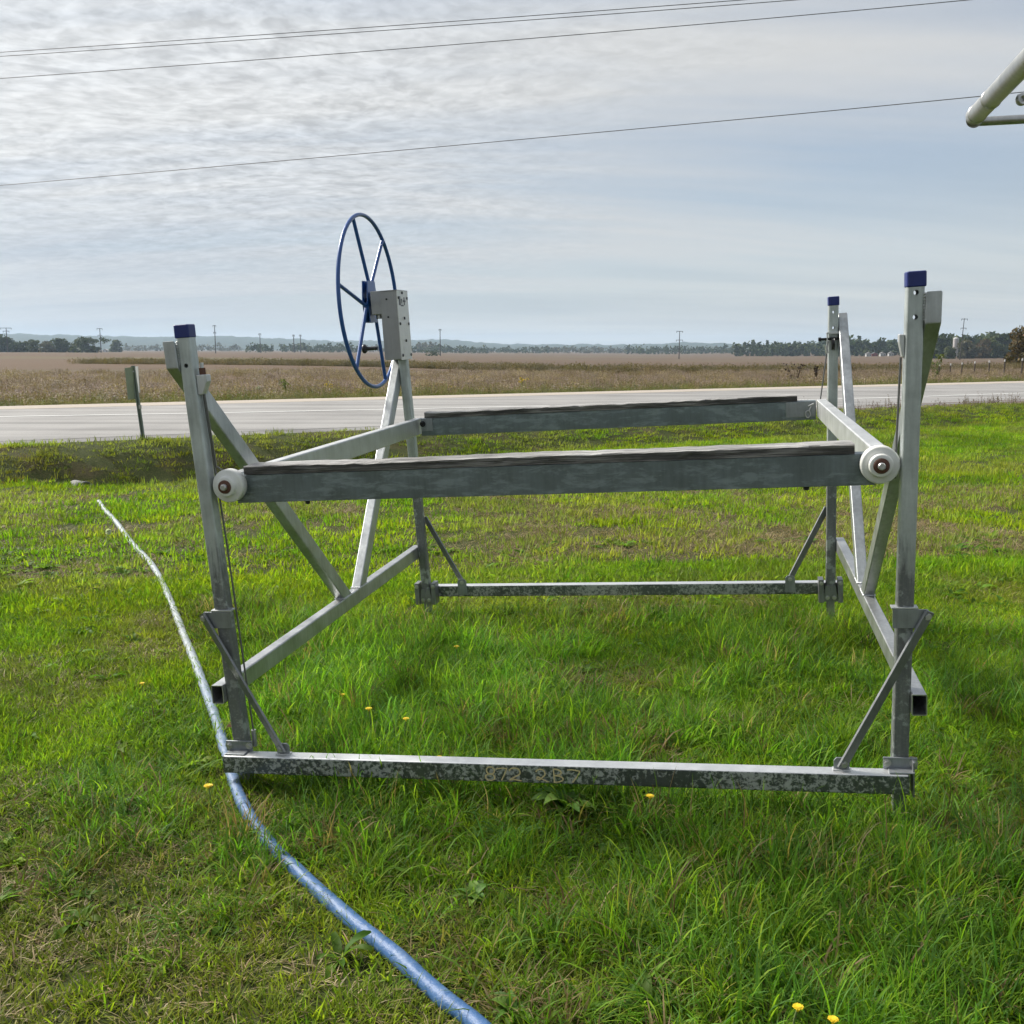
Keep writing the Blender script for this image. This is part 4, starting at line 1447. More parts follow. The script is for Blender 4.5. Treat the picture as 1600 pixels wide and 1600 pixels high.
def cfb(mb, name, mat=None, parent=None, bevel=0):
    mb.v = [(p[0] - base.x, p[1] - base.y, p[2] - base.z) for p in mb.v]
    return mb.build(name, mat or M['canopy'], parent or cf, bevel)


sr = cfb(MB().lathe(Pc, dirn, [(0.0, 0.026), (0.012, 0.0295), (2.3, 0.0295)], 32), 'side_tube')
for dd in (0.045, 0.235):
    cfb(MB().lathe(Pc + dirn * dd, dirn, [(0, 0.0294), (0.003, 0.0315), (0.009, 0.0315), (0.012, 0.0294)], 32), 'tube_collar', None, sr)
ed = Vector((0.978, -0.205, 0.012))
cfb(MB().cyl(Pc + Vector((-0.004, 0.012, -0.014)), Pc + ed * 2.6 + Vector((0, 0.012, -0.014)), 0.0145, 20), 'end_tube')
cfb(MB().lathe(Pc - dirn * 0.012 + Vector((0, 0, -0.010)), dirn, [(0, 0.012), (0.004, 0.022), (0.014, 0.026)], 20), 'tube_end_cap', None, sr)
# strut with eye clips under the tube
st0 = Pc + dirn * 0.36 + Vector((0.055, 0, -0.028)); st1 = st0 + Vector((0.80, -0.05, 0.20))
so = cfb(MB().cyl(st0, st1, 0.013, 16), 'strut')
for q in (0.0, 0.065):
    c = st0 + (st1 - st0).normalized() * q + Vector((0, -0.012, -0.006))
    cfb(MB().lathe(c, (0.25, -1, 0), [(0, 0.017), (0.004, 0.018), (0.010, 0.018), (0.012, 0.014), (0.012, 0.007), (0.006, 0.006)], 18), 'eye_clip', None, so)
# standing legs out of view
for q in (0.9, 2.4):
    p = Pc + ed * q
    cfb(MB().cyl((p.x, p.y + 0.012, float(gz(p.x, p.y)) - 0.02), (p.x, p.y + 0.012, p.z - 0.028), 0.030, 20), 'leg')
p = Pc + dirn * 2.2 + ed * 1.4
cfb(MB().cyl(Pc + dirn * 2.2, p, 0.0145, 16), 'cross_tube')
cfb(MB().cyl((p.x, p.y, float(gz(p.x, p.y)) - 0.02), (p.x, p.y, p.z + 0.02), 0.030, 20), 'leg')

# ------------------------------------------------------------------ culvert pipe
cz = float(gz(-5.75, 13.15))
cu = empty('culvert_pipe', (-5.80, 13.70, -0.34))
tag(cu, 'grey culvert pipe end poking out of the grass at the ditch', 'pipe')
ax = Vector((0.80, -0.60, -0.02)).normalized()
mb = MB()
prof_o = [(0.105 * math.cos(2 * math.pi * i / 24), 0.105 * math.sin(2 * math.pi * i / 24)) for i in range(24)]
prof_i = [(0.095 * math.cos(2 * math.pi * i / 24), 0.095 * math.sin(2 * math.pi * i / 24)) for i in range(24)]
mb.profile(ax * -0.16 + Vector((0, 0, 0.14)), Vector((0, 0, 0.14)) + ax * 0.12, prof_o, prof_i, smooth=True)
pt = mb.build('pipe', M['pvc'], cu)
ring_o = [(p_[0] * 1.07, p_[1] * 1.07) for p_ in prof_o]
MB().profile(Vector((0, 0, 0.14)) + ax * 0.095, Vector((0, 0, 0.14)) + ax * 0.122, ring_o, prof_i, smooth=True).build('rim', M['pvc'], cu)

# ------------------------------------------------------------------ road sign seen from behind
sgx, sgy = -5.93, 16.46
sg = empty('road_marker_sign', (sgx, sgy, float(gz(sgx, sgy))), R(8))
tag(sg, 'small road marker sign seen from behind on a leaning post at the bank', 'sign')
MB().profile((0.02, 0, -0.1), (-0.085, 0, 1.18), [(-0.028, -0.02), (-0.012, -0.02), (-0.012, 0.012), (0.012, 0.012), (0.012, -0.02), (0.028, -0.02), (0.028, 0.022), (-0.028, 0.022)], None, (0, 1, 0)).build('post', M['signpost'], sg)
a = MB().box((0, 0, 0), (0.20, 0.004, 0.50), Euler((0, R(-4), R(60))).to_matrix())
a.v = [(p[0] - 0.115, p[1] - 0.075, p[2] + 0.905) for p in a.v]
a.build('panel', M['signback'], sg)
a = MB().box((0, 0, 0), (0.15, 0.004, 0.42), Euler((0, R(-4), R(-62))).to_matrix())
a.v = [(p[0] - 0.040, p[1] + 0.075, p[2] + 0.96) for p in a.v]
a.build('panel', M['signback2'], sg)
MB().cyl((-0.08, -0.03, 1.09), (-0.08, 0.03, 1.09), 0.012, 8).build('bolt', M['bolt'], sg)
MB().span((-0.028, -0.03, 0.50), (0.010, 0.028, 0.56)).build('sleeve', M['bolt'], sg, 0.003)

# ------------------------------------------------------------------ overhead wires
def wire(name, pts, label, r=0.012):
    pts = [Vector(p) for p in pts]
    out = []
    k = 40
    a, m, b = pts
    for i in range(k + 1):
        t = i / k
        out.append(a * (2 * (t - 0.5) * (t - 1)) + m * (4 * t * (1 - t)) + b * (2 * t * (t - 0.5)))
    o = MB().sweep(out, r, 6).build(name, M['wire'])
    tag(o, label, 'power line', 'overhead power lines')
    return o


def at(pxx, pyy, dist):
    """point on the line of sight of a photograph pixel at a forward distance (site survey of the wires and poles)"""
    a_ = (pxx - 800) / 1604; b_ = (800 - pyy) / 1604
    c_, s_ = math.cos(0.1569), math.sin(0.1569)
    vv = Vector((a_, c_ + b_ * s_, -s_ + b_ * c_))
    return Vector((0, 0, 1.651)) + vv * (dist / vv.y)


for (pts, lb) in ((((-900, 138, 36), (500, 48, 27), (1900, -62, 20.5)), 'topmost of the two close-set power lines crossing the sky'),
                  (((-900, 144, 36), (500, 54.5, 27.2), (1900, -56, 20.7)), 'lower of the two close-set power lines crossing the sky'),
                  (((-900, 182, 35), (500, 86, 26.5), (1900, -40, 20.5)), 'single power line just below the close pair in the sky'),
                  (((-900, 366, 42), (500, 246, 27), (1900, 112, 18)), 'lowest power line passing behind the canopy frame corner')):
    wire('power_line', [at(*p) for p in pts], lb, 0.0085)

# ------------------------------------------------------------------ utility poles far out in the field
def utility_pole(pxx, base_y, top_y, dist, arms, label, lean=0.0):
    b = at(pxx, base_y, dist); t = at(pxx, top_y, dist)
    b.z = float(gz(b.x, b.y)) - 0.2
    h = t.z - b.z
    o = empty('utility_pole', b)
    tag(o, label, 'utility pole', 'utility poles across the field')
    r = 0.0011 * dist * 0.45
    MB().cyl((0, 0, 0), (lean * h, 0, h), r, 8, True, r * 0.65).build('pole', M['pole'], o)
    for (f, half) in arms:
        MB().box((lean * h * f, -r, h * f), (2 * half * dist / 1604, r * 0.6, r * 0.9)).build('crossarm', M['pole'], o)
        for q in (-1, 1):
            MB().cyl((lean * h * f + q * half * 0.9 * dist / 1604, -r, h * f), (lean * h * f + q * half * 0.9 * dist / 1604, -r, h * f - 2.5 * dist / 1604), r * 0.35, 6).build('insulator', M['pole'], o)


UP = [(12, 546, 512, 620, ((0.985, 9), (0.86, 5)), 'utility pole with wide crossarm at the far left above the trees'),
      (158, 549, 513, 640, ((0.985, 4.5), (0.72, 3.5)), 'utility pole beside the end of the left tree group'),
      (337, 550, 508, 660, ((0.985, 2.5), (0.75, 2)), 'tall thin utility pole just right of the near left lift post'),
      (407, 550, 521, 860, ((0.98, 2.2),), 'small utility pole between the left post and the crank wheel'),
      (459.5, 549, 523, 1000, ((0.98, 1.8),), 'left one of two tiny utility poles side by side near the crank wheel'),
      (470, 549, 523, 1010, ((0.98, 1.8),), 'right one of two tiny utility poles side by side near the crank wheel'),
      (688, 555, 514, 620, ((0.985, 2),), 'utility pole to the right of the winch housing'),
      (1061, 558, 517, 560, ((0.985, 5), (0.68, 5.5)), 'utility pole with two crossarms in mid field'),
      (1499.5, 563, 497.5, 420, ((0.985, 5), (0.77, 4.5)), 'large utility pole with two crossarms in front of the silo')]
for p in UP:
    utility_pole(*p, lean=0.045 if p[0] > 1400 else 0.0)

# ------------------------------------------------------------------ trees
TREEC = {
    'dark': [(0.030, 0.048, 0.018), (0.045, 0.066, 0.022), (0.062, 0.082, 0.028)],
    'mid': [(0.050, 0.072, 0.022), (0.075, 0.095, 0.030), (0.095, 0.105, 0.036)],
    'autumn': [(0.110, 0.075, 0.028), (0.080, 0.070, 0.028), (0.150, 0.095, 0.034)],
    'grey': [(0.085, 0.085, 0.050), (0.110, 0.100, 0.058), (0.070, 0.078, 0.045)],
}
for k_, v_ in TREEC.items():
    M['tree_' + k_] = leaf_mat('tree_leaves_' + k_, v_, 0.7, 0.2, False, 0.2, 0.35)


def crown_into(mb, c, rx, rz, nq, leaf, rs):
    lobes = [(Vector((rs.gauss(0, 0.42) * rx, rs.gauss(0, 0.42) * rx, rs.uniform(-0.5, 0.6) * rz)), rs.uniform(0.35, 0.62)) for _ in range(9)]
    for _ in range(nq):
        lc, lr = lobes[rs.randrange(len(lobes))]
        v = Vector((rs.gauss(0, 1), rs.gauss(0, 1), rs.gauss(0, 1))).normalized() * (rs.random() ** 0.4)
        p = c + lc + Vector((v.x * rx * lr, v.y * rx * lr, v.z * rz * lr))
        n = (v + Vector((rs.gauss(0, 0.6), rs.gauss(0, 0.6), rs.gauss(0, 0.6)))).normalized()
        a = n.orthogonal().normalized() * leaf * rs.uniform(0.5, 1.1)
        b = n.cross(a).normalized() * leaf * rs.uniform(0.4, 0.9)
        mb.add([p - a, p + b * 0.9, p + a, p - b], [(0, 1, 2, 3)])


def tree(name, pxx, base_y, top_y, dist, widthpx, kind, label, group, nq=650, seed=0, trunk_frac=0.16, lf=0.085):
    rs = random.Random(seed)
    b = at(pxx, base_y, dist); b.z = float(gz(b.x, b.y)) - 0.1
    t = at(pxx, top_y, dist)
    h = max(t.z - b.z, 1.0); rx = widthpx / 2 * dist / 1604
    o = empty(name, b)
    tag(o, label, 'tree', group)
    tr = MB()
    tr.sweep([(0, 0, 0), (0.02 * h, 0.01 * h, h * 0.3), (0.01 * h, 0, h * 0.75)], [0.035 * h, 0.025 * h, 0.008 * h], 7)
    for q in range(5):
        a_ = q * 1.3 + rs.random()
        tr.sweep([(0.01 * h, 0, h * (0.25 + 0.08 * q)), (math.cos(a_) * rx * 0.35, math.sin(a_) * rx * 0.35, h * (0.40 + 0.08 * q)), (math.cos(a_) * rx * 0.7, math.sin(a_) * rx * 0.7, h * (0.5 + 0.08 * q))], [0.014 * h, 0.009 * h, 0.003 * h], 5)
    tr.build('trunk', M['bark'], o)
    cb = MB()
    crown_into(cb, Vector((0, 0, h * (0.5 + trunk_frac / 2))), rx, h * (0.5 - trunk_frac / 2) * 0.95, nq, lf * max(h, rx), rs)
    # low skirt of foliage
    for q in range(int(nq * 0.25)):
        a_ = rs.random() * 6.283; rr = rx * rs.uniform(0.2, 0.95)
        p = Vector((math.cos(a_) * rr, math.sin(a_) * rr, h * rs.uniform(0.03, 0.35)))
        n = Vector((rs.gauss(0, 1), rs.gauss(0, 1), rs.gauss(0, 1))).normalized(); a2 = n.orthogonal() * lf * max(h, rx); b2 = n.cross(a2)
        cb.add([p - a2, p + b2, p + a2, p - b2], [(0, 1, 2, 3)])
    cb.build('crown', M['tree_' + kind], o, recalc=False)
    return o


LT = [(2, 546, 523, 640, 30, 'dark', 'dark tree at the very left edge of the field'),
      (27, 547, 530, 640, 34, 'dark', 'low dark tree second from the left edge of the field'),
      (52, 547, 529, 650, 30, 'mid', 'mid-green bushy tree third from the left edge of the field'),
      (74, 547, 532, 640, 26, 'grey', 'low greyish tree in the middle of the left tree group'),
      (95, 547, 524, 650, 32, 'dark', 'tall dark round tree in the left tree group'),
      (118, 548, 530, 645, 26, 'mid', 'short tree between the two tall ones of the left tree group'),
      (138, 549, 525, 640, 40, 'dark', 'broad dark tree ending the left tree group on the right'),
      (181, 548, 530, 900, 20, 'mid', 'lone round tree right of the left tree group')]
for i, t_ in enumerate(LT):
    tree('field_tree', *t_, group='trees at the left of the field', seed=10 + i)
RT = [(1450, 557, 527, 520, 34, 'dark', 'dark tree just right of the near right lift post'),
      (1472, 556, 521, 560, 36, 'dark', 'taller dark tree left of the silo'),
      (1484, 556, 538, 500, 18, 'mid', 'small round green tree at the foot of the silo'),
      (1512, 556, 530, 510, 28, 'grey', 'low greyish tree right of the large utility pole'),
      (1529, 556, 526, 530, 34, 'autumn', 'tree turning brown in the middle of the right wood'),
      (1549, 555, 524, 540, 34, 'mid', 'green tree behind the browning tree of the right wood'),
      (1565, 555, 520, 560, 32, 'dark', 'tall dark tree near the right edge of the photo'),
      (1584, 554, 519, 560, 32, 'dark', 'dark tree behind the brown roadside tree at the right edge'),
      (1612, 553, 517, 560, 38, 'dark', 'dark tree of the right wood cut by the right edge')]
for i, t_ in enumerate(RT):
    tree('wood_tree', *t_, group='trees of the right wood', seed=40 + i)
tree('roadside_tree', 1607, 577, 507, 150, 74, 'autumn', 'brown autumn tree close to the road at the right edge', None, 4200, 91, 0.06, 0.036)
tree('field_bush', 675, 555, 546, 600, 26, 'dark', 'low dark bush at the foot of the pole right of the winch', None, 200, 81, 0.0)

# far woods that read as one mass
def wood_mass(name, spans, kinds, label, seed):
    rs = random.Random(seed)
    root = MB()
    for (x0_, x1_, by_, ty0, ty1, dist, step) in spans:
        xx = x0_
        while xx < x1_:
            dd = dist * rs.uniform(0.96, 1.04)
            ty = rs.uniform(ty0, ty1)
            b = at(xx, by_, dd); b.z = float(gz(b.x, b.y)) - 0.5
            t_ = at(xx, ty, dd); h = max(t_.z - b.z, 2)
            rx = step * 0.85 * dd / 1604
            crown_into(root, b + Vector((0, 0, h * 0.46)), rx, h * 0.56, 46, 0.17 * h, rs)
            xx += step * rs.uniform(0.35, 0.75)
    o = root.build(name, M['tree_' + kinds], None, recalc=False)
    tag(o, label, kind='stuff')
    return o


wood_mass('far_wood', [(640, 760, 552, 538, 545, 1300, 7), (755, 860, 552, 540, 545, 1500, 7), (980, 1150, 553, 538, 544, 1400, 7), (440, 560, 549, 534, 541, 1200, 7), (390, 425, 549, 533, 540, 1000, 7)], 'dark', 'dark green far woods along the end of the field', 5)
wood_mass('pale_far_wood', [(190, 380, 548, 536, 543, 1700, 7), (840, 1000, 552, 539, 545, 1700, 7), (560, 640, 552, 538, 545, 1600, 7), (655, 690, 550, 531, 537, 1500, 7), (1090, 1200, 553, 539, 545, 1800, 7)], 'grey', 'paler greyish far woods along the horizon', 6)
wood_mass('right_far_wood', [(1150, 1300, 552, 533, 541, 900, 8), (1300, 1420, 549, 524, 536, 800, 9), (1420, 1660, 550, 517, 528, 700, 11), (1180, 1440, 550, 531, 538, 950, 8), (1420, 1680, 549, 520, 527, 640, 9)], 'dark', 'dark wooded rise behind the right side of the field', 7)

# ------------------------------------------------------------------ farm buildings
def barn(name, pxx, base_y, dist, wpx, hpx, label, wall, roof, cat):
    b = at(pxx, base_y, dist); b.z = float(gz(b.x, b.y)) - 0.3
    k_ = dist / 1604; ww, hh = wpx * k_, hpx * k_
    o = empty(name, b)
    tag(o, label, cat, 'far farm buildings')
    MB().box((0, 0, hh * 0.35), (ww, ww * 0.7, hh * 0.7)).prism([(-ww / 2, hh * 0.7), (ww / 2, hh * 0.7), (0, hh * 0.98)], 'y', -ww * 0.34, ww * 0.34).build('wall', wall, o)
    rf = MB()
    for q in (-1, 1):
        rf.add([(0, -ww * 0.4, hh * 1.02), (0, ww * 0.4, hh * 1.02), (q * ww * 0.58, ww * 0.4, hh * 0.66), (q * ww * 0.58, -ww * 0.4, hh * 0.66),
                (0, -ww * 0.4, hh * 1.06), (0, ww * 0.4, hh * 1.06), (q * ww * 0.58, ww * 0.4, hh * 0.70), (q * ww * 0.58, -ww * 0.4, hh * 0.70)],
               [(0, 1, 2, 3), (4, 7, 6, 5), (0, 4, 5, 1), (2, 6, 7, 3), (0, 3, 7, 4), (1, 5, 6, 2)])
    rf.build('roof', roof, o)
    for q in (-0.25, 0.25):
        MB().box((q * ww, -ww * 0.352, hh * 0.38), (ww * 0.14, 0.05, hh * 0.22)).build('window', M['glassdark'], o)


barn('farm_house', 1357, 552, 720, 8, 7, 'small white farm house left of the near right post', M['whitewall'], M['roofgrey'], 'house')
barn('farm_barn', 1366, 552, 740, 9, 6, 'small red barn among white farm houses', M['roofred'], M['roofgrey'], 'barn')
barn('farm_house', 1379, 552, 720, 8, 7, 'small white farm house right of the red barn', M['whitewall'], M['roofgrey'], 'house')
barn('farm_house', 1392, 552, 730, 8, 7, 'small white farm house nearest the near right post', M['whitewall'], M['roofgrey'], 'house')
barn('farm_shed', 165, 547, 880, 7, 5, 'tiny white farm shed beside the lone tree on the left', M['whitewall'], M['whitewall'], 'shed')
b = at(1492.5, 552, 620); b.z = float(gz(b.x, b.y)) - 0.3
so = empty('farm_silo', b)
tag(so, 'pale concrete farm silo among dark trees behind the large utility pole', 'silo')
hh = at(1492.5, 527, 620).z - b.z
MB().lathe((0, 0, 0), (0, 0, 1), [(0, 1.6), (hh * 0.93, 1.6)], 20).build('shaft', M['silo'], so)
MB().lathe((0, 0, hh * 0.93), (0, 0, 1), [(0, 1.65), (0.5, 1.3), (0.8, 0.4)], 20).build('dome', M['whitewall'], so)
for q in range(5):
    MB().lathe((0, 0, hh * (0.1 + 0.18 * q)), (0, 0, 1), [(0, 1.6), (0.02, 1.65), (0.14, 1.65), (0.16, 1.6)], 20).build('hoop', M['silo'], so)

# fence posts with white tops at the right
for i, (fx, fy) in enumerate(((1468, 577), (1485, 576), (1503, 575), (1523, 574), (1545.5, 573), (1569.5, 572), (1597, 571))):
    dist = 92 - i * 3.2
    b = at(fx, fy, dist); b.z = float(gz(b.x, b.y)) - 0.05
    hh = max(at(fx, fy - 7.5 - i * 0.6, dist).z - b.z, 0.8)
    o = empty('fence_post', b)
    tag(o, 'white-topped fence post, number %s from the left at the right field edge' % ('one', 'two', 'three', 'four', 'five', 'six', 'seven')[i], 'fence post', 'white-topped posts at the right field edge')
    MB().cyl((0, 0, 0), (0, 0, hh - 0.16), 0.055, 8).build('post', M['fpost'], o)
    MB().cyl((0, 0, hh - 0.16), (0, 0, hh), 0.057, 8, True, 0.045).build('white_top', M['ftop'], o)

# ------------------------------------------------------------------ hills
def hills():
    azs = np.linspace(-0.75, 0.75, 700)
    rows = []
    for j, (rr, f) in enumerate(((3300, 0.0), (3800, 0.45), (4300, 0.85), (4700, 1.0), (5200, 0.7))):
        prof = np.interp(azs, [-0.75, -0.5, -0.455, -0.40, -0.34, -0.27, -0.22, -0.17, -0.10, -0.06, 0.0, 0.06, 0.115, 0.16, 0.21, 0.28, 0.40, 0.55, 0.75],
                         [58, 56, 55, 52, 45, 50, 44, 34, 36, 40, 20, 22, 18, 30, 22, 18, 22, 26, 30])
        nz = 8 * (fbm(azs * 42 + 7 + j * 3, azs * 0 + j * 1.7, 81, 4) - 0.5) + 13 * (fbm(azs * 170, azs * 0 + j, 91, 4) - 0.5)
        z = -6 + f * (prof * 1.18 + 6 + nz)
        rows.append(np.stack([np.sin(azs) * rr, np.cos(azs) * rr, z], -1))
    n = len(azs)
    vs = np.concatenate(rows)
    fs = [(j * n + i, j * n + i + 1, (j + 1) * n + i + 1, (j + 1) * n + i) for j in range(4) for i in range(n - 1)]
    me = bpy.data.meshes.new('hills')
    me.from_pydata([tuple(p) for p in vs], [], fs)
    m, nt, b_ = newmat('wooded_hillside')
    co = objco(nt)
    n1 = noise(nt, co, 0.02, 6, 0.7)
    L(nt, ramp(nt, n1, [(0.35, (0.016, 0.026, 0.012)), (0.6, (0.042, 0.052, 0.022))]), b_.inputs['Base Color'])
    setp(b_, Roughness=1.0)
    b_.inputs['Specular IOR Level'].default_value = 0.05
    return tag(link_mesh('hills', me, m, smooth=True), 'low wooded hills along the horizon', kind='structure')


hills()

# ------------------------------------------------------------------ weeds standing out on the far verge
M['goldenrod'] = leaf_mat('goldenrod_bloom', [(0.50, 0.36, 0.03), (0.60, 0.46, 0.05), (0.38, 0.30, 0.04)], 0.7, 0.2)
M['weedleaf'] = leaf_mat('verge_leaf', [(0.10, 0.14, 0.03), (0.15, 0.18, 0.05), (0.08, 0.11, 0.03)], 0.6, 0.3)
M['lace'] = leaf_mat('white_umbels', [(0.55, 0.55, 0.50), (0.45, 0.45, 0.38), (0.6, 0.6, 0.56)], 0.8, 0.2)
M['deadweed'] = leaf_mat('dead_weed', [(0.035, 0.022, 0.015), (0.055, 0.035, 0.022), (0.08, 0.055, 0.035)], 0.8, 0.1)


def tall_weed(name, pxx, by, hpx, wpx, top_mat, label, cat, stem_mat='weedleaf', ntop=60):
    rs = random.Random(int(pxx * 7 + by))
    # stand it on the verge: intersect the sight line with the verge height
    best = min((abs((at(pxx, by, dd).z) - float(gz(at(pxx, by, dd).x, at(pxx, by, dd).y))), dd) for dd in np.arange(22, 75, 0.25))
    dist = best[1]
    b = at(pxx, by, dist); b.z = float(gz(b.x, b.y))
    k_ = dist / 1604; h = hpx * k_; rw = wpx / 2 * k_
    o = empty(name, b); tag(o, label, cat)
    sm = MB(); tp = MB()
    for q in range(9):
        a_ = rs.random() * 6.283; e = rs.uniform(0.2, 1.0)
        tip = Vector((math.cos(a_) * rw * e, math.sin(a_) * rw * e, h * rs.uniform(0.65, 1.0)))
        sm.sweep([(0, 0, -0.05), tip * 0.5 + Vector((0, 0, 0.1 * h)), tip], [0.010, 0.008, 0.004], 5)
        for j in range(10):
            p = tip * rs.uniform(0.15, 0.85); dv = Vector((rs.gauss(0, 1), rs.gauss(0, 1), rs.gauss(0, 0.5))).normalized() * 0.14 * h
            sd_ = dv.cross(Vector((0, 0, 1))).normalized() * 0.030 * h
            sm.add([p, p + dv * 0.5 + sd_, p + dv, p + dv * 0.5 - sd_], [(0, 1, 2, 3)])
        for j in range(ntop // 9):
            p = tip + Vector((rs.gauss(0, 0.16) * rw, rs.gauss(0, 0.16) * rw, rs.gauss(-0.04, 0.05) * h))
            n = Vector((rs.gauss(0, 1), rs.gauss(0, 1), rs.gauss(0, 1))).normalized(); s_ = 0.05 * h
            a2 = n.orthogonal().normalized() * s_; b2 = n.cross(a2)
            tp.add([p - a2, p + b2, p + a2, p - b2], [(0, 1, 2, 3)])
    sm.build('stems', M[stem_mat], o, recalc=False)
    tp.build('flower_heads', M[top_mat], o, recalc=False)


tall_weed('goldenrod_plant', 447, 620, 28, 26, 'weedleaf', 'leafy green weed on the far verge left of the crank wheel', 'plant')
tall_weed('goldenrod_plant', 515, 618, 20, 24, 'goldenrod', 'yellow goldenrod on the far verge just left of the crank wheel', 'plant')
tall_weed('goldenrod_plant', 707, 615, 14, 12, 'goldenrod', 'small bright yellow goldenrod on the far verge right of the winch post', 'plant')
tall_weed('goldenrod_plant', 817, 611, 22, 16, 'goldenrod', 'yellow goldenrod on the far verge behind the middle of the bunks', 'plant')
tall_weed('dead_weed', 1274, 598, 30, 10, 'deadweed', 'dark dead weed on the far verge left of the far right post', 'plant', 'deadweed')
tall_weed('dead_weed', 1243, 602, 34, 34, 'deadweed', 'thin brown branching weed on the far verge by the far bunk end', 'plant', 'deadweed', 40)
tall_weed('tall_weed', 1462, 594, 40, 22, 'weedleaf', 'tall green weed on the far verge right of the near right post', 'plant')
tall_weed('lace_plant', 25, 628, 14, 24, 'lace', 'white umbel flowers on the far verge at the left edge', 'plant')
tall_weed('lace_plant', 95, 628, 14, 30, 'lace', 'white umbel flowers on the far verge left of the road marker sign', 'plant')
tall_weed('lace_plant', 408, 618, 16, 18, 'lace', 'pale umbel flowers on the far verge right of the near left post', 'plant')

# ------------------------------------------------------------------ dandelions and the weed by the beam
M['petal'] = simple('dandelion_petal', (0.72, 0.50, 0.012), 0.6, scale=200, bmp=0)
M['stem'] = simple('dandelion_stem', (0.14, 0.19, 0.06), 0.6, bmp=0)
M['fluff'] = leaf_mat('dandelion_fluff', [(0.75, 0.75, 0.72), (0.65, 0.65, 0.62)], 0.8, 0.4)


def dandelion(x, y, h, r, label, fluff=False):
    z = float(gz(x, y))
    o = empty('dandelion', (x, y, z)); tag(o, label, 'dandelion', 'dandelions in the lawn')
    lx, ly = random.uniform(-0.012, 0.012), random.uniform(-0.012, 0.0)
    MB().sweep([(0, 0, -0.01), (lx * 0.3, ly * 0.3, h * 0.6), (lx, ly, h)], [0.003, 0.0026, 0.0024], 6).build('stem', M['stem'], o)
    mb = MB()
    c = Vector((lx, ly, h))
    if fluff:
        for q in range(240):
            v = Vector((random.gauss(0, 1), random.gauss(0, 1), random.gauss(0, 1))).normalized()
            a_ = v.orthogonal().normalized() * 0.0035
            p = c + v * r
            mb.add([c + a_ * 0.1, p + a_, p + v * 0.001, p - a_], [(0, 1, 2, 3)])
    else:
        for ring, (nr, rr, up_) in enumerate(((18, 1.0, 0.12), (16, 0.82, 0.30), (12, 0.58, 0.52), (8, 0.32, 0.75))):
            for q in range(nr):
                a_ = 2 * math.pi * (q + 0.5 * ring) / nr + random.uniform(-0.1, 0.1)
                dv = Vector((math.cos(a_), math.sin(a_), up_ * 0.8))
                sd_ = Vector((-math.sin(a_), math.cos(a_), 0)) * r * 0.13
                p0 = c + Vector((0, 0, 0.001 * ring)); p1 = c + dv * r * rr * random.uniform(0.88, 1.05)
                mb.add([p0 - sd_ * 0.4, p0 + sd_ * 0.4, p1 + sd_, p1 - sd_], [(0, 1, 2, 3)])
        mb.lathe(c - Vector((0, 0, 0.012)), (0, 0, 1), [(0, 0.003), (0.006, r * 0.32), (0.012, r * 0.30)], 10)
    mb.build('seed_head' if fluff else 'flower', M['fluff'] if fluff else M['petal'], o, recalc=False)


for (x_, y_, h_, r_, lb) in (
        (-0.643, 4.49, 0.15, 0.016, 'yellow dandelion left of its twin in the grass inside the lift'),
        (-0.479, 4.35, 0.15, 0.015, 'yellow dandelion right of its twin in the grass inside the lift'),
        (-0.281, 3.89, 0.15, 0.015, 'yellow dandelion just behind the near foot beam'),
        (-1.180, 3.80, 0.10, 0.018, 'yellow dandelion left of the near left foot beside the hose'),
        (0.485, 3.50, 0.13, 0.015, 'yellow dandelion just below the near foot beam'),
        (0.700, 2.33, 0.10, 0.014, 'yellow dandelion near the bottom edge of the photo, left one'),
        (0.790, 2.27, 0.10, 0.014, 'yellow dandelion at the bottom edge of the photo, right one'),
        (-0.311, 5.48, 0.14, 0.015, 'small yellow dandelion deep in the grass under the middle of the lift'),
        (-0.828, 4.85, 0.10, 0.012, 'small yellow dandelion close to the left side rail'),
        (-1.926, 5.14, 0.08, 0.013, 'small yellow dandelion left of the hose')):
    dandelion(x_, y_, h_, r_, lb)
dandelion(-3.70, 9.25, 0.14, 0.026, 'white dandelion seed head left of the pale far hose', True)

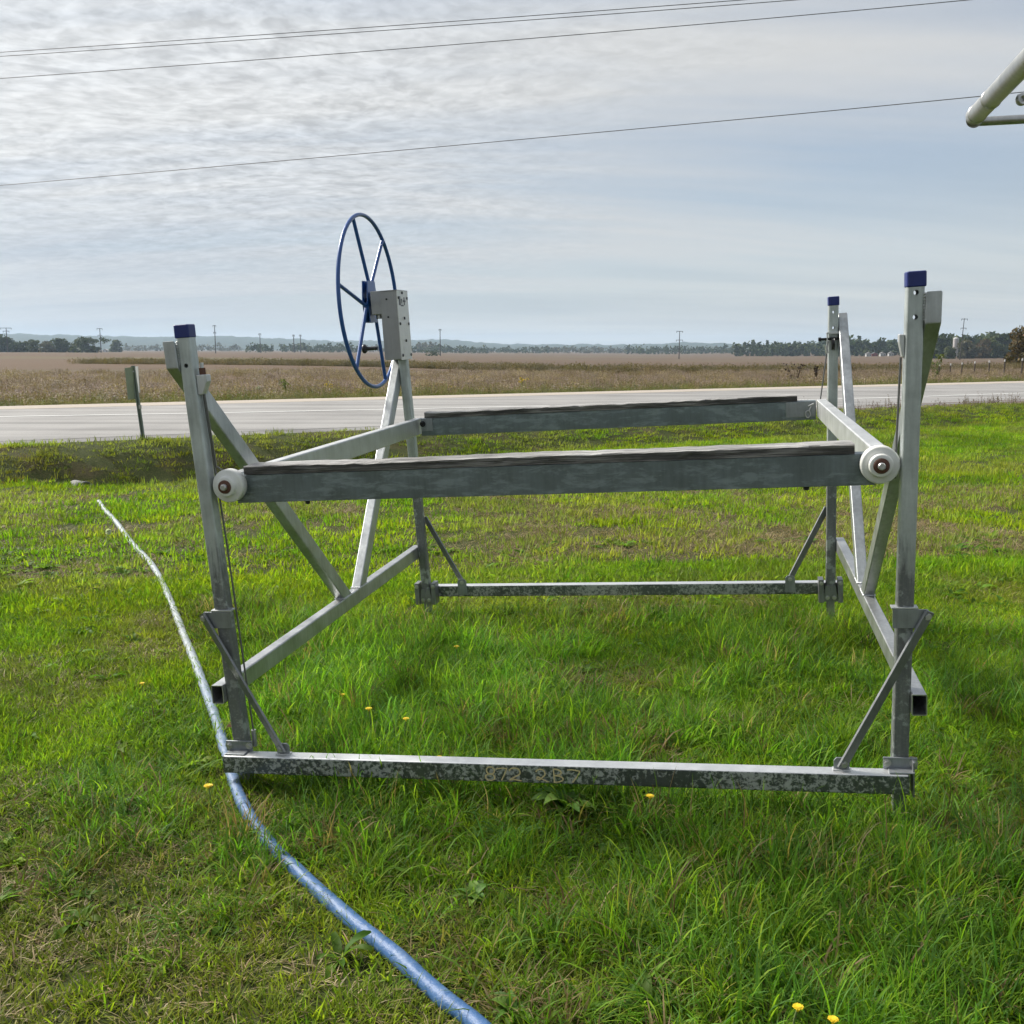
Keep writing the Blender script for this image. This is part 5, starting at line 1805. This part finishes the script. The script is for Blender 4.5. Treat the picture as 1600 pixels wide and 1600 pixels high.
M['dock'] = leaf_mat('dock_leaves', [(0.075, 0.16, 0.028), (0.11, 0.21, 0.035), (0.15, 0.24, 0.05)], 0.55, 0.4, False, 0.25)
dk = rosette_mesh('broad_leaf_weed', 13, 0.12, 0.22, 0.075, M['dock'], 1.0, False)
C.objects.link(dk)
dk.scale = (0.75, 0.75, 0.75)
dk.location = (0.20, 3.66, float(gz(0.20, 3.66)) + 0.01)
tag(dk, 'broad-leaved weed growing under the painted numbers of the near beam', 'plant')
for (x_, y_, sc, lb) in ((-0.24, 3.06, 0.8, 'bright green broad-leaved weed clump right of the hose'), (-0.12, 2.47, 0.8, 'light green broad-leaved weed at the bottom edge right of the hose')):
    o = bpy.data.objects.new('broad_leaf_weed', dk.data); C.objects.link(o)
    o.location = (x_ + 0.12, y_, float(gz(x_, y_)) + 0.01); o.scale = (sc * 0.5,) * 3; o.rotation_euler.z = x_ * 9
    tag(o, lb, 'plant')

# dry leaf by the hose
M['dryleaf'] = simple('dry_leaf', (0.22, 0.12, 0.07), 0.8, scale=60)
lf = MB()
for i in range(6):
    for j in range(4):
        pass
pts = [(-0.05, 0, 0.0), (-0.02, 0.028, 0.012), (0.03, 0.022, 0.022), (0.06, 0.0, 0.008), (0.025, -0.028, 0.016), (-0.02, -0.024, 0.020), (0.0, 0.0, 0.004)]
lf.add(pts, [(6, 0, 1), (6, 1, 2), (6, 2, 3), (6, 3, 4), (6, 4, 5), (6, 5, 0)])
lo = lf.build('dry_leaf', M['dryleaf'], None, recalc=False)
lo.location = (-1.30, 4.60, float(gz(-1.30, 4.60)) + 0.035); lo.rotation_euler = (0.3, 0.2, 0.8); lo.scale = (1.0, 1.0, 1.0)
tag(lo, 'curled brown dry leaf beside the hose by the near left post', 'leaf')

# ------------------------------------------------------------------ haze
hb = MB().span((-7100, -100, -14), (7100, 7100, 95)).build('haze', None)
m = bpy.data.materials.new('thin_haze'); m.use_nodes = True
nt = m.node_tree; nt.nodes.clear()
pv = N(nt, 'ShaderNodeVolumePrincipled')
pv.inputs['Color'].default_value = (0.62, 0.80, 1.0, 1)
pv.inputs['Density'].default_value = 0.00013
pv.inputs['Anisotropy'].default_value = 0.2
L(nt, pv.outputs[0], N(nt, 'ShaderNodeOutputMaterial').inputs['Volume'])
hb.data.materials.append(m)
tag(hb, 'thin pale haze over the distant fields and hills', kind='stuff')
